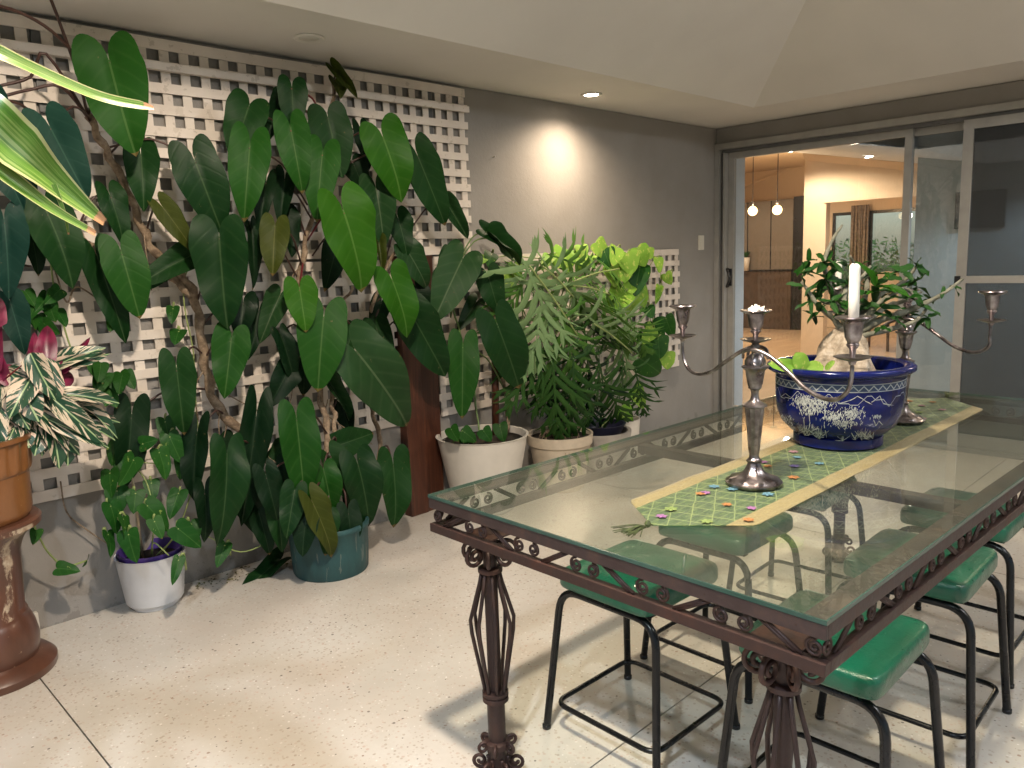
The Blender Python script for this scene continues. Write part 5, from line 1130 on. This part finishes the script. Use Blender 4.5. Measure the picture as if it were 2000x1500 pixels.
for k in range(9): petiole(sl_,[SB+V((random.gauss(0,.03),random.gauss(0,.03),0)),(SB+crown)/2+V((random.gauss(0,.05),.03,0)),crown+V((random.gauss(0,.08),random.gauss(0,.04),random.gauss(0,.05)))],.006,'petg' if k%2 else 'bark','stem')
SPL=[(1028,520,1120,700,170,-.46,'sg'),(1085,525,1185,640,150,-.40,'sg'),(1060,560,1050,700,130,-.42,'sg'),(1150,620,1245,700,140,-.42,'sg'),(1100,560,1230,610,130,-.34,'s'),(1080,500,1200,540,110,-.28,'s'),
(1120,540,1240,560,120,-.30,'s'),(1180,560,1265,620,110,-.32,'s'),(1100,620,1140,760,140,-.46,'s'),(1080,690,1085,860,120,-.44,'sd'),(1120,700,1125,870,120,-.46,'sd'),(1170,690,1190,850,120,-.44,'sd'),(1215,680,1235,840,110,-.38,'sd'),
(1060,650,1010,780,110,-.36,'sd'),(1200,640,1262,760,110,-.36,'sg'),(1140,640,1175,760,130,-.42,'sd'),(1050,700,1050,800,90,-.32,'sd'),(1230,620,1265,700,90,-.28,'s'),(1025,545,985,640,90,-.30,'s'),(1090,600,1030,690,120,-.40,'sg'),
(1150,500,1230,520,90,-.22,'s'),(1060,505,1000,560,90,-.26,'sg'),(1180,740,1225,840,100,-.40,'sd'),(1110,770,1140,870,90,-.42,'sd'),(1240,720,1262,810,80,-.3,'sd'),(1065,740,1100,830,90,-.36,'k'),(1150,720,1150,820,100,-.3,'k'),(1120,600,1180,700,120,-.26,'k')]
for bx,by,tx,ty,w,y,m in SPL:
    b0=aY(bx,by,y); t0=aY(tx,ty,y-.07)
    o,nn=leaf(sl_,SPLIT,b0,t0,w*mpp(b0)*1.5,m,jit=.45,name='split_leaf')
    petiole(o,[b0,b0-nn*.03+V((0,0,.0)),(b0+crown)/2+V((0,.03,.03)),crown],.004,'petg')
for bx,by,tx,ty in((1035,520,1128,655),(1160,632,1238,692),(1060,520,1120,580),(1190,575,1120,528+30),(1210,525,1120,550)): 
    B().tube(spline([aY(bx,by,-.47),aY((bx+tx)/2,(by+ty)/2-4,-.485),aY(tx,ty,-.49)],5),.0048,6).put('pale_stalk',MT['vine'],sl_,True)
B().tube([aY(1270,628,-.10),aY(1250,730,-.14)],.012,8).put('cane_stake',MT['cane'],label='short tan cane leaning by the low trellis among the lime pothos leaves',cat='stake')
gpth=root('golden_pothos',gp+V((0,0,zg)),'lime and yellow golden pothos scrambling along the top of the low trellis','plant')
vine(gpth,[gp+V((0,0,zg)),(1230,780,-.2),(1262,700,-.12),(1270,620,-.08),(1255,540,-.07),(1200,500,-.07),(1130,505,-.07),(1060,505,-.07),(985,500,-.07),(950,515,-.07)],.004)
vine(gpth,[(1255,540,-.07),(1285,500,-.07),(1290,540,-.07),(1283,590,-.07)],.003)
vine(gpth,[(1140,505,-.08),(1170,515,-.1),(1215,500,-.1)],.008,'bark')
GP=[(1165,475,1190,505,44),(1100,490,1085,520,46),(1112,492,1105,530,40),(1225,495,1235,535,56),(1245,485,1262,520,48),(1215,510,1222,550,54),(1265,485,1272,505,30),(1180,490,1192,520,46),(1250,520,1240,575,50),(1245,560,1262,600,40),
(1300,535,1310,555,26),(1235,545,1225,575,40),(960,495,955,515,34),(970,530,985,545,36),(1000,535,990,560,36),(1150,500,1130,520,40),(1075,500,1060,520,30),(1275,630,1295,680,44),(1300,620,1315,660,36),(1285,660,1290,700,48),(1300,690,1306,720,44),
(1262,660,1250,690,44),(1250,700,1300,735,62),(1265,600,1275,620,30),(1240,600,1225,590,50),(1285,505,1290,530,24),(1190,520,1210,560,60),(1220,570,1190,600,60),(1215,800,1240,850,46),(1240,760,1262,800,36),(1225,830,1220,860,40),(1275,640,1260,668,36),(1135,480,1140,505,30),(1205,485,1200,515,36),(1288,560,1284,590,18),(945,500,938,512,26),(1005,515,1015,545,34)]
for bx,by,tx,ty,w in GP:
    yy=-.12-random.random()*.09-(.12 if by>740 else 0); hleaf(gpth,bx,by,tx,ty,w,yy,'l' if by<600 and random.random()<.85 else('p' if random.random()<.6 else 'l'),POTH,org=(bx+random.uniform(-10,10),by+14,yy+.05),pm='vine',jit=.35)
# ================================================================ BLUE POT AND DESERT ROSE
bp=aZ(1637,858,ZO); bp=V((-3.462,-2.500,ZO))
g=root('blue_ceramic_pot',bp,'large cobalt blue glazed bonsai pot etched with trees, standing on the runner','pot')
me=B().lathe([(.118,0),(.131,.003),(.131,.030),(.126,.034),(.142,.042),(.168,.070),(.182,.105),(.187,.155),(.188,.205),(.187,.222),(.190,.226),(.208,.229),(.2145,.235),(.2145,.245),(.209,.250),(.188,.250),(.180,.245),(.176,.21),(.165,.12),(.0,.11)],96).me('pot_wall',True,50)
put('pot_wall',me,MT['bluepot'],g,Matrix.Translation(bp))
PP=[(.131,.030),(.142,.042),(.168,.070),(.182,.105),(.187,.155),(.188,.205)]
def pot_pt(px,py):
    d=ray(px,py); r=.186
    for _ in range(5):
        ox,oy=CAM.x-bp.x,CAM.y-bp.y; A=d.x*d.x+d.y*d.y; Bq=ox*d.x+oy*d.y; Cq=ox*ox+oy*oy-r*r; D_=Bq*Bq-A*Cq
        if D_<0: return None
        P=CAM+d*((-Bq-math.sqrt(D_))/A); z=P.z-bp.z
        for (r0,z0),(r1,z1) in zip(PP,PP[1:]):
            if z0<=z<=z1: r=r0+(r1-r0)*(z-z0)/(z1-z0)
        if z<.032 or z>.19: return None
    return P
eb=B(); er=random.Random(5)
def stroke(x0,y0,x1,y1,w=.9):
    P=[pot_pt(x0+(x1-x0)*k/2+er.gauss(0,.3),y0+(y1-y0)*k/2+er.gauss(0,.3)) for k in range(3)]
    if None in P: return
    vs=[]
    for k,p in enumerate(P):
        n_=V((p.x-bp.x,p.y-bp.y,0)).normalized(); t=(P[min(2,k+1)]-P[max(0,k-1)]).normalized(); s=t.cross(n_)*.0008*w*(1,1,.4)[k]; vs+= [p+n_*.0012-s,p+n_*.0012+s]
    eb.add(vs,[(0,1,3,2),(2,3,5,4)])
for cx,cy,sx,sy,n_ in((1568,782,16,9,170),(1600,785,20,9,190),(1585,800,18,8,120),(1630,812,14,8,130),(1665,805,16,8,150),(1650,825,22,6,110),(1538,820,9,8,60),(1712,812,9,3,24)):
    for k in range(n_):
        x=cx+er.gauss(0,sx*.62); y=cy+er.gauss(0,sy*.65); a=er.uniform(.9,2.3); l_=er.uniform(2.5,6); stroke(x,y,x+l_*math.cos(a),y+l_*math.sin(a),er.uniform(.7,1.3))
for k in range(90):
    bx_=er.choice([(1540,850),(1560,858),(1585,862),(1610,866),(1640,868),(1665,866),(1690,856),(1575,845),(1600,850)]); bx,by=bx_[0]+er.gauss(0,8),bx_[1]+er.gauss(0,4)
    for q in range(6):
        a=-math.pi/2+er.gauss(0,.75); l_=er.uniform(6,17); stroke(bx,by,bx+l_*math.cos(a),by+l_*math.sin(a),er.uniform(.6,1.1))
for tr in([(1580,800),(1582,825),(1578,850)],[(1612,795),(1610,830),(1615,855)],[(1655,822),(1650,845),(1655,862)],[(1560,790),(1570,820),(1572,850)]):
    for a_,b_ in zip(tr,tr[1:]): stroke(*a_,*b_,1.6)
for q in([(1640,788),(1660,782),(1675,773),(1690,783),(1703,790)],[(1702,786),(1712,778),(1718,773),(1725,788),(1745,792)],[(1525,775),(1535,768),(1545,776)],[(1706,820),(1710,832),(1716,822),(1724,830)]):
    for a_,b_ in zip(q,q[1:]): stroke(*a_,*b_,1.3)
eb.put('incised_trees',MT['etch'],g,kind='stuff')
B().lathe([(0,.222),(.1,.215),(.177,.205)],48,bp).put('soil',MT['soil'],g,True)
ad=root('desert_rose',bp+V((0,0,.215)),'gnarled desert rose with a pale swollen base and glossy leaves in the blue pot','plant')
bm=bmesh.new(); bmesh.ops.create_icosphere(bm,subdivisions=4,radius=1)
cz=bp+V((.012,-.012,.2))
for v in bm.verts:
    c=v.co.copy(); a=math.atan2(c.y,c.x); t=(c.z+1)/2
    rr=(.074*(1-t)**.55+.024)*(1+.16*math.sin(3*a+4*t)+.09*math.sin(7*a-6*t)) if t<.999 else .0
    rad=math.hypot(c.x,c.y); k=rad/max(.0001,math.sqrt(max(1e-6,1-c.z*c.z)))
    rr*=math.sqrt(max(0,1-c.z*c.z))**.35 if abs(c.z)<.9999 else 0
    v.co=cz+V((math.cos(a)*rr,math.sin(a)*rr,t*.185-.02))
put('swollen_base',bm_mesh('swollen_base',bm,True),MT['caudex'],ad)
def aB(px,py,off=0):  # a point of the plant at the pot's own distance (off = metres nearer the viewer)
    t=(cz-CAM).dot(FW)-off; return aD(px,py,t)
top=cz+V((0,0,.150))
BR=[([(1672,640,0),(1650,600,.0),(1625,570,.03),(1615,540,.04),(1610,510,.04),(1628,465,.02),(1645,440,0)],.012,.0035),
([(1680,640,0),(1660,610,.05),(1648,590,.07),(1655,560,.06),(1680,545,.03),(1700,520,0)],.013,.004),
([(1690,640,0),(1720,625,.02),(1760,612,.03),(1800,595,.02),(1840,575,0),(1880,545,-.02)],.013,.004),
([(1685,640,0),(1700,600,-.03),(1720,575,-.04),(1750,560,-.04),(1775,540,-.04),(1790,520,-.03)],.011,.004),
([(1665,640,0),(1630,625,.03),(1600,600,.05),(1580,570,.05),(1565,550,.05)],.010,.0035),
([(1690,635,0),(1710,600,.05),(1735,580,.07),(1770,565,.08),(1790,585,.08)],.010,.0035),
([(1700,630,0),(1750,640,.04),(1790,625,.05),(1812,600,.05)],.010,.0035),
([(1680,640,0),(1690,580,-.06),(1690,540,-.08),(1672,520,-.08),(1660,500,-.06)],.010,.0035),
([(1690,640,0),(1730,600,-.08),(1760,590,-.1),(1800,570,-.1)],.010,.0035),([(1675,640,0),(1640,600,-.06),(1610,590,-.08),(1590,575,-.08)],.010,.0035)]
ends=[]
for pts,r0,r1 in BR:
    P=[top]+[aB(*q) for q in pts[1:]]; P[0]=top+(P[1]-top).normalized()*.0-V((0,0,.03))
    sp=spline(P,6); m=len(sp); rs=[(r0+(r1-r0)*i/m)*(1+.1*math.sin(i*1.7)) for i in range(m)]
    B().tube(sp,rs,10).put('branch',MT['bark2'],ad,True)
    ends+= [P[-1],sp[int(m*.72)],sp[int(m*.5)]]
def rosette(P,n,ln,w,up=(0,0,1),kind=OBLAN,mats='aam',spread=1.0):
    for k in range(n):
        a=k*2.4+random.random(); u=V(up).normalized(); s1=u.orthogonal().normalized(); s2=u.cross(s1)
        el=random.uniform(-.25,.75); d=(s1*math.cos(a)+s2*math.sin(a))*spread+u*el; d.normalize(); L_=ln*random.uniform(.6,1.1)
        leaf(ad,kind,P,P+d*L_,w*random.uniform(.6,.95),random.choice(mats),hint=V((0,0,1))+(CAM-P).normalized()*.5-d*.3,jit=.25)
rosette(aB(1612,515,.05),11,.095,.026,(-.1,-.1,1)); rosette(aB(1612,545,.06),7,.075,.024,(-.3,-.2,-.3))
for px,py,o_,n,ln,w,mt in((1580,510,.03,6,.06,.02,'am'),(1625,590,.07,8,.06,.02,'am'),(1650,610,.07,6,.05,.018,'ag'),(1700,540,.0,7,.06,.02,'am'),(1745,570,.06,7,.06,.02,'am'),(1780,610,.0,6,.05,.018,'am'),(1690,575,.06,6,.06,.02,'bm'),(1610,560,.02,8,.06,.02,'am'),(1590,620,.0,6,.05,.016,'ag'),(1720,640,.05,5,.05,.016,'am'),(1800,545,.0,6,.06,.02,'am'),(1575,535,.0,5,.05,.018,'am'),(1648,590,.08,5,.06,.026,'bm'),(1570,560,.05,6,.05,.016,'am'),(1585,590,.05,9,.055,.018,'am'),(1600,610,.06,7,.05,.018,'am'),(1790,520,-.02,7,.06,.022,'am'),(1760,530,.02,6,.075,.028,'a'),(1735,545,.02,6,.08,.03,'ab'),
 (1710,560,.05,7,.10,.03,'ab'),(1800,600,.05,7,.06,.018,'a'),(1812,620,.05,6,.055,.018,'a'),(1720,600,.07,7,.07,.02,'a'),(1740,620,.06,7,.06,.018,'a'),(1680,520,-.04,5,.05,.018,'am'),(1840,575,0,4,.045,.014,'am'),(1862,560,-.02,3,.04,.014,'am'),
 (1770,585,.07,6,.06,.018,'am'),(1700,600,.0,6,.06,.02,'ag'),(1660,560,.05,5,.06,.02,'am'),(1790,560,-.05,6,.06,.018,'am'),(1635,560,-.04,6,.06,.02,'am'),(1655,520,-.06,5,.05,.018,'g'),(1600,575,-.05,6,.06,.02,'am'),(1815,585,.0,4,.05,.016,'am')):
    rosette(aB(px,py,o_),max(3,int(n*.72)),ln,w,(random.gauss(0,.4),random.gauss(0,.4),.8),mats=mt)
# small pale succulent leaves at the left rim of the pot
for bx,by,tx,ty,w in((1560,722,1510,706,26),(1570,724,1560,690,30),(1572,724,1608,712,26),(1566,724,1540,715,22),(1612,722,1628,705,10)):
    b0=aB(bx,by,.10); leaf(ad,OBLAN,b0,aB(tx,ty,.12),w*mpp(b0)*1.0,'l',jit=.1,name='rim_leaf')
for o in COL.objects:
    if o.type=='MESH' and not o.data.materials: print('nomat',o.name)
